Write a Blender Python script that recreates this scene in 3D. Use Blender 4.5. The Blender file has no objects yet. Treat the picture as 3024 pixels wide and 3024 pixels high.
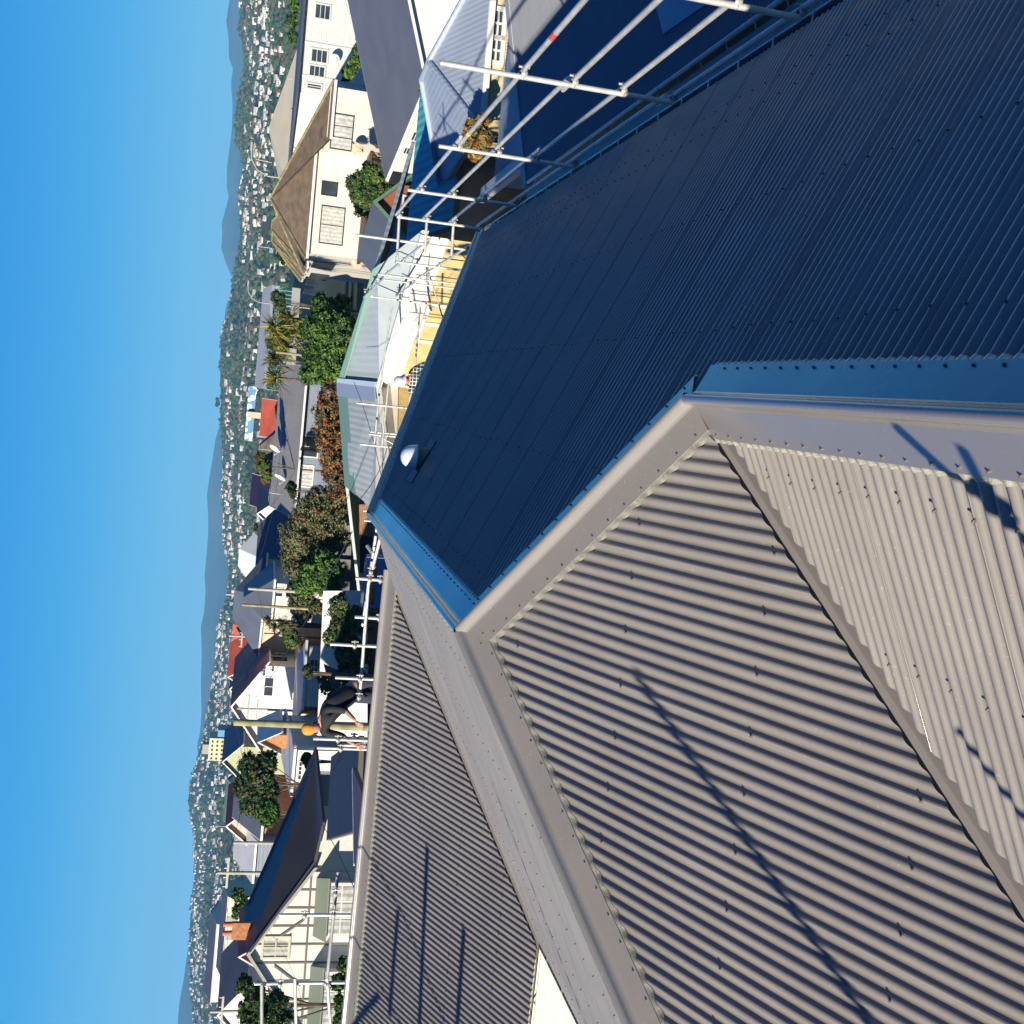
import bpy, math, random
from mathutils import Vector as V, Matrix
R_ = math.radians
random.seed(7)
SC = bpy.context.scene
COL = SC.collection

# ------------------------------------------------------------------ camera
CR = V((-0.98990268 * 0 + 0.98990268, 0.11724679, 0.07966097))   # upright right
CU = V((-0.10356314, 0.21449827, 0.97121839))                    # upright up
CF = V((-0.0967851, 0.96966163, -0.22447486))                    # forward
FPX, CC = 3353.0, 1512.0
cam = bpy.data.cameras.new('camera')
cam_o = bpy.data.objects.new('camera', cam); COL.objects.link(cam_o)
cam.sensor_width = 36.0; cam.lens = FPX / 3024 * 36.0
cam.clip_start = 0.05; cam.clip_end = 60000
X_, Y_, Z_ = -CU, CR, -CF          # the phone was held on its side: image right is world down
cam_o.matrix_world = Matrix(((X_.x, Y_.x, Z_.x, 0), (X_.y, Y_.y, Z_.y, 0), (X_.z, Y_.z, Z_.z, 0), (0, 0, 0, 1)))
SC.camera = cam_o

# ------------------------------------------------------------------ sky, sun, exposure
SUN_EL, SUN_DIR = R_(12.4), V((-0.583, -0.777, 0.2135)).normalized()
w = bpy.data.worlds.new('World'); SC.world = w; w.use_nodes = True
nt = w.node_tree; bg = nt.nodes['Background']
sky = nt.nodes.new('ShaderNodeTexSky'); sky.sky_type = 'NISHITA'; sky.sun_disc = False
sky.sun_elevation = SUN_EL; sky.sun_rotation = math.atan2(SUN_DIR.x, SUN_DIR.y)
sky.air_density = 1.0; sky.dust_density = 0.0; sky.ozone_density = 4.0; sky.altitude = 60
# clear winter air: the physical sky is blended with a bluer band by height above the horizon
wc = nt.nodes.new('ShaderNodeTexCoord'); wsep = nt.nodes.new('ShaderNodeSeparateXYZ'); nt.links.new(wc.outputs['Generated'], wsep.inputs[0])
wr = nt.nodes.new('ShaderNodeValToRGB'); nt.links.new(wsep.outputs['Z'], wr.inputs['Fac'])
e = wr.color_ramp.elements
e[0].position = 0.0; e[0].color = (0.26, 0.62, 0.86, 1); e[1].position = 1.0; e[1].color = (0.0005, 0.008, 0.085, 1)
for p_, c_ in ((0.06, (0.16, 0.55, 0.88, 1)), (0.14, (0.055, 0.42, 0.87, 1)), (0.25, (0.012, 0.27, 0.78, 1)), (0.38, (0.004, 0.14, 0.66, 1)), (0.5, (0.002, 0.050, 0.38, 1)), (0.7, (0.001, 0.018, 0.18, 1))):
    q_ = e.new(p_); q_.color = c_
wm = nt.nodes.new('ShaderNodeMixRGB'); wm.inputs[0].default_value = 0.994
wsc = nt.nodes.new('ShaderNodeMixRGB'); wsc.blend_type = 'MULTIPLY'; wsc.inputs[0].default_value = 1.0; wsc.inputs[2].default_value = (6.0, 6.0, 6.0, 1)
nt.links.new(wr.outputs[0], wsc.inputs[1])
nt.links.new(sky.outputs[0], wm.inputs[1]); nt.links.new(wsc.outputs[0], wm.inputs[2]); nt.links.new(wm.outputs[0], bg.inputs[0]); bg.inputs[1].default_value = 0.083
sl = bpy.data.lights.new('sun', 'SUN'); sl.energy = 5.0; sl.angle = R_(0.53); sl.color = (1.0, 0.93, 0.81)
so = bpy.data.objects.new('sun', sl); COL.objects.link(so)
so.rotation_euler = SUN_DIR.to_track_quat('Z', 'Y').to_euler()
SC.view_settings.view_transform = 'Standard'; SC.view_settings.look = 'None'
SC.view_settings.exposure = 0.92; SC.view_settings.gamma = 1.0
SC.cycles.max_bounces = 6; SC.cycles.volume_bounces = 0

# ------------------------------------------------------------------ helpers
def ray(tx, ty):
    return CR * ((3024 - ty - CC) / FPX) - CU * ((tx - CC) / FPX) + CF
def aty(tx, ty, y):
    d = ray(tx, ty); return d * (y / d.y)
def hitp(tx, ty, n, o):
    d = ray(tx, ty); return d * (n.dot(o) / n.dot(d))

def tag(o, label=None, cat=None, group=None, kind=None):
    if label: o['label'] = label
    if cat: o['category'] = cat
    if group: o['group'] = group
    if kind: o['kind'] = kind
    return o
def empty(name, loc=(0, 0, 0), rz=0.0, label=None, cat=None, group=None):
    o = bpy.data.objects.new(name, None); COL.objects.link(o)
    o.location = loc; o.rotation_euler = (0, 0, rz); o.empty_display_size = 0.3
    return tag(o, label, cat, group)

MATS = {}
def mat(name, col, rough=0.6, spec=0.5, metal=0.0, var=0.0, scale=3.0, bump=0.0, bscale=30.0, col2=None,
        trans=0.0, emit=None, wave=None, detail=4.0, lw=0.1):
    """procedural principled material: base colour varied by noise, optional bump, optional board or rib lines"""
    if name in MATS: return MATS[name]
    m = bpy.data.materials.new(name); m.use_nodes = True; MATS[name] = m
    t = m.node_tree; b = t.nodes['Principled BSDF']
    b.inputs['Base Color'].default_value = (*col, 1); b.inputs['Roughness'].default_value = rough
    b.inputs['Metallic'].default_value = metal; b.inputs['Specular IOR Level'].default_value = spec
    if trans: b.inputs['Transmission Weight'].default_value = trans
    if emit:
        b.inputs['Emission Color'].default_value = (*emit[:3], 1); b.inputs['Emission Strength'].default_value = emit[3]
    tc = t.nodes.new('ShaderNodeTexCoord')
    last = None
    if var or col2:
        n = t.nodes.new('ShaderNodeTexNoise'); n.inputs['Scale'].default_value = scale; n.inputs['Detail'].default_value = detail
        t.links.new(tc.outputs['Object'], n.inputs['Vector'])
        r = t.nodes.new('ShaderNodeValToRGB'); t.links.new(n.outputs['Fac'], r.inputs['Fac'])
        c1 = tuple(c * (1 - var) for c in col); c2 = col2 or tuple(min(1, c * (1 + var)) for c in col)
        r.color_ramp.elements[0].position = 0.35; r.color_ramp.elements[0].color = (*c1, 1)
        r.color_ramp.elements[1].position = 0.65; r.color_ramp.elements[1].color = (*c2, 1)
        t.links.new(r.outputs['Color'], b.inputs['Base Color']); last = n
    if wave:   # (direction axis 'X'/'Y'/'Z', spacing in metres, depth, profile)
        ax, sp, dep, prof = wave
        sx = t.nodes.new('ShaderNodeSeparateXYZ'); t.links.new(tc.outputs['Object'], sx.inputs[0])
        mu = t.nodes.new('ShaderNodeMath'); mu.operation = 'MULTIPLY'; mu.inputs[1].default_value = 1.0 / sp
        t.links.new(sx.outputs[ax], mu.inputs[0])
        fr = t.nodes.new('ShaderNodeMath'); fr.operation = 'FRACT'; t.links.new(mu.outputs[0], fr.inputs[0])
        src = fr.outputs[0]
        if prof == 'SIN':
            m2 = t.nodes.new('ShaderNodeMath'); m2.operation = 'PINGPONG'; m2.inputs[1].default_value = 0.5
            t.links.new(fr.outputs[0], m2.inputs[0]); src = m2.outputs[0]
        if prof == 'LINE':
            m2 = t.nodes.new('ShaderNodeMath'); m2.operation = 'GREATER_THAN'; m2.inputs[1].default_value = lw
            t.links.new(fr.outputs[0], m2.inputs[0]); src = m2.outputs[0]
        bp = t.nodes.new('ShaderNodeBump'); bp.inputs['Distance'].default_value = dep; bp.inputs['Strength'].default_value = 1.0
        t.links.new(src, bp.inputs['Height']); t.links.new(bp.outputs['Normal'], b.inputs['Normal'])
    elif bump:
        n = t.nodes.new('ShaderNodeTexNoise'); n.inputs['Scale'].default_value = bscale; n.inputs['Detail'].default_value = 6
        t.links.new(tc.outputs['Object'], n.inputs['Vector'])
        bp = t.nodes.new('ShaderNodeBump'); bp.inputs['Distance'].default_value = bump; bp.inputs['Strength'].default_value = 0.7
        t.links.new(n.outputs['Fac'], bp.inputs['Height']); t.links.new(bp.outputs['Normal'], b.inputs['Normal'])
    return m

class MB:
    """collects faces for ONE mesh object"""
    def __init__(s): s.v = []; s.f = []; s.m = []; s.s = []
    def face(s, pts, mi=0, sm=False):
        i = len(s.v); s.v += [tuple(p) for p in pts]; s.f.append(tuple(range(i, i + len(pts)))); s.m.append(mi); s.s.append(sm)
    def add(s, vs, fs, mi=0, sm=False):
        i = len(s.v); s.v += [tuple(p) for p in vs]
        for f in fs: s.f.append(tuple(k + i for k in f)); s.m.append(mi); s.s.append(sm)
    def box(s, lo, hi, mi=0, M=None):
        (a, b, c), (d, e, f) = lo, hi
        vs = [V(p) for p in ((a,b,c),(d,b,c),(d,e,c),(a,e,c),(a,b,f),(d,b,f),(d,e,f),(a,e,f))]
        if M is not None: vs = [M @ p for p in vs]
        s.add(vs, [(0,3,2,1),(4,5,6,7),(0,1,5,4),(1,2,6,5),(2,3,7,6),(3,0,4,7)], mi)
    def prism(s, poly, ext, mi=0):
        ext = V(ext); n = len(poly); a = [V(p) for p in poly]; b = [p + ext for p in a]
        s.add(a + b, [tuple(range(n)), tuple(range(2*n-1, n-1, -1))] + [(i, i+n, (i+1) % n + n, (i+1) % n) for i in range(n)], mi)
    def tube(s, p0, p1, r, n=10, r1=None, mi=0, caps=True):
        p0, p1 = V(p0), V(p1); d = (p1 - p0)
        if d.length < 1e-6: return
        q = d.to_track_quat('Z', 'Y'); r1 = r if r1 is None else r1; vs = []
        for k in range(n):
            a = 2*math.pi*k/n; o = V((math.cos(a), math.sin(a), 0))
            vs.append(p0 + q @ (o*r)); vs.append(p1 + q @ (o*r1))
        fs = [(2*k, (2*k+2) % (2*n), (2*k+3) % (2*n), 2*k+1) for k in range(n)]
        s.add(vs, fs, mi, True)
        if caps:
            s.add(vs, [tuple(range(2*n-2, -1, -2)), tuple(range(1, 2*n, 2))], mi)
    def path(s, pts, r, n=8, mi=0):
        for a, b in zip(pts, pts[1:]): s.tube(a, b, r, n, mi=mi)
    def lathe(s, c, prof, n=24, mi=0, M=None, sm=True):
        c = V(c); vs = []; m = len(prof)
        for k in range(n):
            a = 2*math.pi*k/n
            for r, z in prof:
                p = V((r*math.cos(a), r*math.sin(a), z)); vs.append((M @ p if M is not None else p) + c)
        s.add(vs, [(k*m+j, ((k+1) % n)*m+j, ((k+1) % n)*m+j+1, k*m+j+1) for k in range(n) for j in range(m-1)], mi, sm)
    def ball(s, c, r, n=8, mi=0, M=None):
        s.lathe(c, [(r*math.sin(math.pi*j/n) + 1e-5, -r*math.cos(math.pi*j/n)) for j in range(n+1)], n + 2, mi, M)
    def build(s, name, mats, parent=None):
        me = bpy.data.meshes.new(name); me.from_pydata(s.v, [], s.f)
        for m in (mats if isinstance(mats, (list, tuple)) else [mats]): me.materials.append(m)
        me.polygons.foreach_set('material_index', s.m); me.polygons.foreach_set('use_smooth', s.s); me.update()
        o = bpy.data.objects.new(name, me); COL.objects.link(o)
        if parent: o.parent = parent
        return o
def copy_tree(o, parent=None):
    c = o.copy(); COL.objects.link(c); c.parent = parent
    for ch in o.children: copy_tree(ch, c)
    return c
# ------------------------------------------------------------------ the house in the foreground
def steel(name, col, rough=0.33, spec=0.5, var=0.13, coat=0.45):
    """painted roofing steel: faint long streaks of dust, uneven gloss"""
    m = bpy.data.materials.new(name); m.use_nodes = True; t = m.node_tree; b = t.nodes['Principled BSDF']
    tc = t.nodes.new('ShaderNodeTexCoord')
    n = t.nodes.new('ShaderNodeTexNoise'); n.inputs['Scale'].default_value = 1.3; n.inputs['Detail'].default_value = 8; n.inputs['Roughness'].default_value = 0.65
    t.links.new(tc.outputs['Object'], n.inputs['Vector'])
    n2 = t.nodes.new('ShaderNodeTexNoise'); n2.inputs['Scale'].default_value = 60; n2.inputs['Detail'].default_value = 3
    t.links.new(tc.outputs['Object'], n2.inputs['Vector'])
    r = t.nodes.new('ShaderNodeValToRGB'); r.color_ramp.elements[0].position = 0.3; r.color_ramp.elements[1].position = 0.75
    r.color_ramp.elements[0].color = (*[c*(1-var) for c in col], 1); r.color_ramp.elements[1].color = (*[c*(1+var) for c in col], 1)
    t.links.new(n.outputs['Fac'], r.inputs['Fac'])
    # pale scuffs and specks
    r2 = t.nodes.new('ShaderNodeValToRGB'); r2.color_ramp.elements[0].position = 0.66; r2.color_ramp.elements[1].position = 0.74
    r2.color_ramp.elements[0].color = (0, 0, 0, 1); r2.color_ramp.elements[1].color = (0.35, 0.35, 0.35, 1)
    t.links.new(n2.outputs['Fac'], r2.inputs['Fac'])
    mx = t.nodes.new('ShaderNodeMixRGB'); mx.inputs[2].default_value = (min(1, col[0]*2.2), min(1, col[1]*2.2), min(1, col[2]*2.2), 1)
    t.links.new(r2.outputs['Color'], mx.inputs[0]); t.links.new(r.outputs['Color'], mx.inputs[1])
    t.links.new(mx.outputs[0], b.inputs['Base Color'])
    mr = t.nodes.new('ShaderNodeMapRange'); mr.inputs[3].default_value = rough - 0.12; mr.inputs[4].default_value = rough + 0.16
    t.links.new(n.outputs['Fac'], mr.inputs[0]); t.links.new(mr.outputs[0], b.inputs['Roughness'])
    b.inputs['Specular IOR Level'].default_value = spec; b.inputs['Coat Weight'].default_value = coat; b.inputs['Coat Roughness'].default_value = 0.16; b.inputs['Coat IOR'].default_value = 1.6
    bp = t.nodes.new('ShaderNodeBump'); bp.inputs['Strength'].default_value = 0.25; bp.inputs['Distance'].default_value = 0.004
    n3 = t.nodes.new('ShaderNodeTexNoise'); n3.inputs['Scale'].default_value = 5; t.links.new(tc.outputs['Object'], n3.inputs['Vector'])
    t.links.new(n3.outputs['Fac'], bp.inputs['Height']); t.links.new(bp.outputs['Normal'], b.inputs['Normal'])
    MATS[name] = m; return m
TAUPE = (0.235, 0.213, 0.182)
m_roof = steel('roof_steel', TAUPE)
m_flash = steel('flashing_steel', (0.235, 0.212, 0.184), 0.28, 0.7, 0.05, 0.9)
m_lead = mat('closure_strip', (0.31, 0.30, 0.23), 0.55, var=0.25, scale=40, bump=0.004, bscale=120)
m_lead2 = mat('grey_closure_strip', (0.20, 0.19, 0.155), 0.5, var=0.2, scale=40, bump=0.004, bscale=120)
m_screw = mat('screw', (0.16, 0.14, 0.12), 0.4)
m_dark = mat('dark_gap', (0.02, 0.018, 0.017), 0.8)
m_white = mat('white_paint', (0.66, 0.63, 0.56), 0.5, var=0.05, scale=2)

TH = R_(25.05); CT, ST, TT = math.cos(TH), math.sin(TH), math.tan(TH)
DZ = -0.03
XR, YJ, ZR, ZE = -1.47, 6.95, -1.36 + DZ, -3.29 + DZ
J = V((XR, YJ, ZR)); KP = V((0.10, YJ - 1.57, ZR - 1.57*TT))
XE = XR + (ZR - ZE)/TT; XL = XR - (ZR - ZE)/TT; YF = YJ - (ZR - ZE)/TT
A_ = V((XR, 13.1, ZR)); B_ = V((XE, 18.76, ZE))
XNL = KP.x - (KP.z - ZE)/TT
WZ, WY = -1.77 + DZ, 14.32                       # ridge of the left wing
XW = XR + (WZ - ZR)/TT                            # where it meets the main roof
YWE = WY - (WZ - ZE)/TT                           # eave of the wing
VC = V((XL, YWE, ZE))                             # valley foot

# corrugated profile: circular arcs, 76.2 mm pitch, 17 mm deep
PITCH, DEP = 0.0722, 0.0198
def prof(w):
    u = (w / PITCH) % 1.0
    q = u*4; k = int(q) % 4; f = q - int(q)
    al = 2*math.atan(DEP/2/(PITCH/4)); r = PITCH/4/math.sin(al)
    g = lambda s: r*math.cos(math.asin(s*math.sin(al))) - r*math.cos(al)      # s 0 (top) .. 1 (inflection)
    if k == 0: return g(f)
    if k == 1: return -g(1-f)
    if k == 2: return -g(f)
    return g(1-f)
class Plane:
    def __init__(s, o, wdir, rdir): s.o = V(o); s.w = V(wdir).normalized(); s.r = V(rdir).normalized(); s.n = s.w.cross(s.r).normalized(); 
    def loc(s, p): d = V(p) - s.o; return d.dot(s.w), d.dot(s.r)
    def pt(s, w, r, h=0.0): return s.o + s.w*w + s.r*r + s.n*h
def corr(name, pl, poly, parent, m, step=12, lap=10, screws=(), every=3, flip=False):
    """a corrugated roof slope: ribs run along pl.r, the outline poly is in the plane"""
    P = [pl.loc(p) for p in poly]; ws = [p[0] for p in P]; w0, w1 = min(ws), max(ws)
    def span(w):
        rs = []
        for (a, b), (c, d) in zip(P, P[1:] + P[:1]):
            if abs(a - c) < 1e-9: 
                if abs(w - a) < 1e-6: rs += [b, d]
                continue
            t = (w - a)/(c - a)
            if -1e-9 <= t <= 1 + 1e-9: rs.append(b + t*(d - b))
        return (min(rs), max(rs)) if rs else None
    mb = MB(); n0 = math.ceil((w0 + 1e-4)/(PITCH/step)); n1 = math.floor((w1 - 1e-4)/(PITCH/step)); vs = []; fs = []; k = 0
    LW = PITCH*lap
    for i in range(n0, n1 + 1):
        w = i*PITCH/step; sp = span(w)
        if not sp or sp[1] - sp[0] < 0.004: vs_prev = None; k = 0; continue
        fi = i % (step*lap); fl = fi/(step*lap); lift = 0.0006*fl if flip else (0.0005 if pl is plD else 0.0012)*(1 - fl)
        h = prof(w)
        if fi == 0 and k:      # edge of the overlapping sheet
            q = 0.0006 if flip else 0.0; vs += [pl.pt(w, sp[0], h + q), pl.pt(w, sp[1], h + q)]; j = len(vs); fs.append((j-4, j-2, j-1, j-3))
        vs += [pl.pt(w, sp[0], h + lift), pl.pt(w, sp[1], h + lift)]
        j = len(vs)
        if k: fs.append((j-4, j-2, j-1, j-3))
        k = 1
    mb.add(vs, fs, 0, True)
    # screws on the crests
    for r in screws:
        for c in range(math.ceil(w0/PITCH), math.floor(w1/PITCH) + 1):
            if c % every: continue
            w = c*PITCH; sp = span(w)
            if not sp or not (sp[0] + 0.03 < r < sp[1] - 0.03): continue
            rr = r + 0.008*math.sin(c*12.9); b = pl.pt(w, rr, DEP/2 - 0.001)
            mb.tube(b, b + pl.n*0.003, 0.0085, 8, mi=1); mb.tube(b + pl.n*0.003, b + pl.n*0.013, 0.005, 6, mi=1)
    o = mb.build(name, [m, m_screw], parent)
    return o
def ridge_cap(name, p0, p1, plA, plB, parent, wid=0.19, roll=0.028, strip=0.030, lift=0.022, screwA=0.16, closures=(m_lead, m_lead), lipscrews=True):
    """roll-top ridge flashing with a wing on each slope; the dressed closure strips follow the ribs"""
    p0, p1 = V(p0), V(p1); d = (p1 - p0).normalized(); mb = MB(); up = (plA.n + plB.n).normalized()
    def wing(pl):
        t = d.cross(pl.n).normalized(); 
        other = plB if pl is plA else plA
        if t.dot(other.n) > 0: t = -t
        return t
    tA, tB = wing(plA), wing(plB)
    L = (p1 - p0).length; nseg = max(2, int(L/0.5))
    sec = []
    # outer A lip, A wing, roll, B wing, B lip
    sec.append(tA*wid + plA.n*(lift - 0.008)); sec.append(tA*wid + plA.n*lift); sec.append(tA*(roll*1.3) + plA.n*(lift + 0.004))
    side = (tA - up*tA.dot(up)).normalized(); c = up*(lift + 0.030)
    for k in range(9):
        a = R_(-35 + k*(250/8)); sec.append(c + side*(roll*math.cos(a)) + up*(roll*math.sin(a)))
    sec.append(tB*(roll*1.3) + plB.n*(lift + 0.004)); sec.append(tB*wid + plB.n*lift); sec.append(tB*wid + plB.n*(lift - 0.008))
    n = len(sec); vs = []
    for i in range(nseg + 1):
        q = p0 + d*(L*i/nseg); wob = 0.0015*math.sin(i*2.3)
        vs += [q + s + up*(wob if 0 < j < n-1 else 0) for j, s in enumerate(sec)]
    for i in range(nseg):
        for j in range(n - 1):
            a = i*n + j; mb.add([], [], 0); mb.f.append((a, a + n, a + n + 1, a + 1)); mb.m.append(0); mb.s.append(1 < j < n-3)
    mb.v = [tuple(v) for v in vs] 
    for pl, t, mi in ((plA, tA, 1), (plB, tB, 2)):
        e0 = p0 + t*(wid - 0.004); ns = int(L/0.0095); base = len(mb.v)
        for i in range(ns + 1):
            q = e0 + d*(L*i/ns); a = q + pl.n*(lift - 0.004)
            bq = q + t*strip; w_, r_ = pl.loc(bq); b = bq + pl.n*(prof(w_) + 0.0045)
            mq = q + t*strip*.5; w_, r_ = pl.loc(mq); m_ = mq + pl.n*((prof(w_)*0.45 + (lift - 0.006)*0.55) + 0.004)
            mb.v += [tuple(a), tuple(m_), tuple(b)]
            if i:
                k = base + 3*i
                for u in (0, 1): mb.f.append((k-3+u, k+u, k+1+u, k-2+u)); mb.m.append(mi); mb.s.append(True)
        if lipscrews:
            for i in range(int(L/0.152)):
                q = p0 + d*(0.08 + i*0.152) + t*(wid - 0.022) + pl.n*lift
                mb.tube(q, q + pl.n*0.003, 0.0075, 7, mi=3); mb.tube(q + pl.n*0.003, q + pl.n*0.009, 0.005, 6, mi=3)
    return mb.build(name, [m_flash, closures[0], closures[1], m_screw], parent)

H = empty('house', (0, 0, 0), label='large house whose brown grey corrugated hipped roof fills the foreground', cat='house')
plD = Plane((XR, 0, ZR), (0, 1, 0), (-CT, 0, ST)); plD.n = V((ST, 0, CT))
plM = Plane((0, YJ, ZR), (1, 0, 0), (0, CT, ST))
plN = Plane(KP, (0, -1, 0), (CT, 0, ST)); plN.n = V((-ST, 0, CT))
plP = Plane(J, (0, -1, 0), (CT, 0, ST)); plP.n = V((-ST, 0, CT))
plL = Plane((0, WY, WZ), (1, 0, 0), (0, CT, ST))
plB = Plane((0, WY, WZ), (-1, 0, 0), (0, -CT, ST))
for p in (plM, plL): p.n = V((0, -ST, CT))
plB.n = V((0, ST, CT))
YB = -2.5
row = lambda L, *a: [-x for x in a]
# slope D, in shade: down is -r
corr('roof_slope', plD, [(0.10, YB, KP.z), KP, J, A_, B_, (XE, YB, ZE)], H, m_roof, screws=[-0.35, -1.25, -2.15, -3.05, -3.95, -4.15], every=3)
vd = V((-1, -1, -TT)).normalized()                 # valley / hip direction
# slope M towards the camera and the end slope N, separated by the valley
ofM = V((-0.055, 0, 0)); ofN = V((0.0, -0.14, 0))
vend = KP + vd*((KP.z - ZE)/TT*math.sqrt(2 + TT*TT))
hend = J + vd*((ZR - ZE)/TT*math.sqrt(2 + TT*TT))
corr('roof_slope', plM, [J, KP + V((-0.05, 0, 0)), vend + V((-0.05, 0, 0)), hend], H, m_roof, screws=[-0.55, -1.45, -2.35, -3.25, -4.15], every=4)
corr('roof_slope', plN, [KP + V((0, -0.13, 0)), (0.10, YB, KP.z), (XNL, YB, ZE), vend + V((0, -0.13, 0))], H, m_roof, screws=[-0.35, -1.1, -1.9, -2.6], every=3, flip=True)
# left slope of the main roof, seen at a grazing angle, and the left wing
corr('roof_slope', plP, [J, A_, (XW, WY, WZ), VC + V((0, -0.12, 0)), (XL, YF, ZE)], H, m_roof, screws=[-0.5, -1.4, -2.3, -3.2, -4.1], every=3)
corr('roof_slope', plL, [(XW - 0.1, WY, WZ), VC + V((-0.10, 0, 0)), (-13, YWE, ZE), (-13, WY, WZ)], H, m_roof, screws=[-0.4, -1.25, -2.1, -2.95], every=3)
mb = MB()   # hidden back slopes
mb.face([(XW, WY, WZ), (-13, WY, WZ), (-13, WY + 3.2, ZE), (XL, WY + 3.2, ZE)])
mb.face([A_, B_, (XL, B_.y, ZE), (XW, WY, WZ)]); mb.face([(XW, WY, WZ), (XL, B_.y, ZE), (XL, WY + 3.2, ZE)])
mb.build('back_slope', m_roof, H)
# valley trays
mb = MB()
for p0, L in ((KP + V((0, 0.02, 0)), 6.2),):
    p0 = V(p0); e = vend
    for pl, t in ((plM, V((-1, 0, 0))), (plN, V((0, -1, 0)))):
        o = -0.020
        a, b = p0 + plM.n*0 + V((0, 0, o)), e + V((0, 0, o))
        mb.face([a, b, b + t*0.28 + V((0, 0, 0 if pl is plM else -0)), a + t*0.28] if pl is plM else [a, a + t*0.28, b + t*0.28, b])
mb.build('valley_tray', m_flash, H)
mb = MB()
a, b = V((XW, WY, WZ - 0.02)), VC + V((0, 0, -0.02))
mb.face([a, a + V((-0.28, 0, 0)), b + V((-0.28, 0, 0)), b]); mb.face([a, b, b + V((0, -0.28, 0)), a + V((0, -0.28, 0))])
mb.build('valley_tray', m_flash, H)
# ridge and hip caps
ridge_cap('ridge_cap', J, A_, plP, plD, H, closures=(m_lead2, m_flash))
ridge_cap('ridge_cap', (0.10, YB, KP.z), KP, plN, plD, H, closures=(m_lead, m_flash))
ridge_cap('hip_cap', KP, J, plM, plD, H, closures=(m_lead2, m_flash))
ridge_cap('hip_cap', hend, J, plM, plP, H, closures=(m_lead2, m_lead2))
plX = Plane(A_, (1, 0, 0), (0, -1, 0)); hb = (B_ - A_).normalized(); plX.n = hb.cross(V((-1, 0.3, 0))).normalized()
if plX.n.z < 0: plX.n = -plX.n
ridge_cap('hip_cap', B_, A_, plD, plX, H, wid=0.12, closures=(m_flash, m_flash))
ridge_cap('ridge_cap', (-13, WY, WZ), (XW + 0.05, WY, WZ), plL, plB, H, wid=0.20, closures=(m_lead2, m_lead2))
# gutters
def gutter(name, p0, p1, out, m, brackets=0.6):
    p0, p1, out = V(p0), V(p1), V(out); mb = MB(); d = (p1 - p0).normalized(); z = V((0, 0, 1))
    sec = [out*0.0 + z*(-0.03), out*0.0 + z*(-0.12), out*0.10 + z*(-0.12), out*0.125 + z*(-0.05), out*0.125 + z*(-0.02), out*0.11 + z*(-0.02), out*0.112 + z*(-0.05), out*0.095 + z*(-0.112), out*0.01 + z*(-0.112), out*0.01 + z*(-0.03)]
    mb.prism([p0 + s for s in sec], p1 - p0)
    n = int((p1 - p0).length/brackets)
    for i in range(n + 1):
        q = p0 + d*(i*brackets + 0.1); mb.box((-0.01, 0.0, -0.026), (0.01, 0.125, -0.016), 0, Matrix.Translation(q) @ Matrix((( d.x, out.x, 0, 0), (d.y, out.y, 0, 0), (0, 0, 1, 0), (0, 0, 0, 1))))
    return mb.build(name, m, H)
gutter('gutter', (XE - 0.035, YB, ZE), (XE - 0.035, B_.y, ZE), (1, 0, 0), m_flash)
m_cream = mat('cream_paint', (0.58, 0.52, 0.38), 0.5, var=0.08, scale=6)
gutter('gutter', (VC.x, YWE + 0.03, ZE - 0.01), (-13, YWE + 0.03, ZE - 0.01), (0, -1, 0), mat('old_cream_gutter', (0.72, 0.62, 0.45), 0.6, col2=(0.80, 0.76, 0.62), scale=9))
gutter('gutter', (XL + 0.03, YF, ZE), (XL + 0.03, YWE, ZE), (-1, 0, 0), m_flash)
mb = MB(); mb.box((XL - 0.03, YF, ZE - 0.14), (XL + 0.0, YWE, ZE - 0.02)); mb.build('fascia', m_white, H)
# walls
m_wb = mat('pale_green_weatherboard', (0.50, 0.55, 0.45), 0.55, var=0.04, wave=('Z', 0.15, 0.02, 'LINE'), lw=.15)
mb = MB()
mb.box((XNL + 0.45, YB, -9), (XE - 0.45, YF + 0.5, ZE - 0.12)); mb.box((XL + 0.45, YF + 0.45, -9), (XE - 0.45, B_.y - 0.6, ZE - 0.12)); mb.box((-12.6, YWE + 0.40, -9), (XL + 0.5, WY + 2.8, ZE - 0.12))
mb.build('wall', m_wb, H)
mb = MB(); mb.box((-13, YWE + 0.0, ZE - 0.135), (XL + 0.45, YWE + 0.40, ZE - 0.125)); mb.box((XL, YF, ZE - 0.16), (XL + 0.45, YWE, ZE - 0.145)); mb.build('soffit', m_white, H)
mb = MB(); mb.tube((XL - 0.02, YWE - 0.02, ZE - 0.1), (XL - 0.02, YWE + 0.3, ZE - 0.5), 0.035); mb.tube((XL - 0.02, YWE + 0.3, ZE - 0.5), (XL - 0.02, YWE + 0.3, -8.5), 0.035); mb.build('downpipe', m_cream, H)
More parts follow.
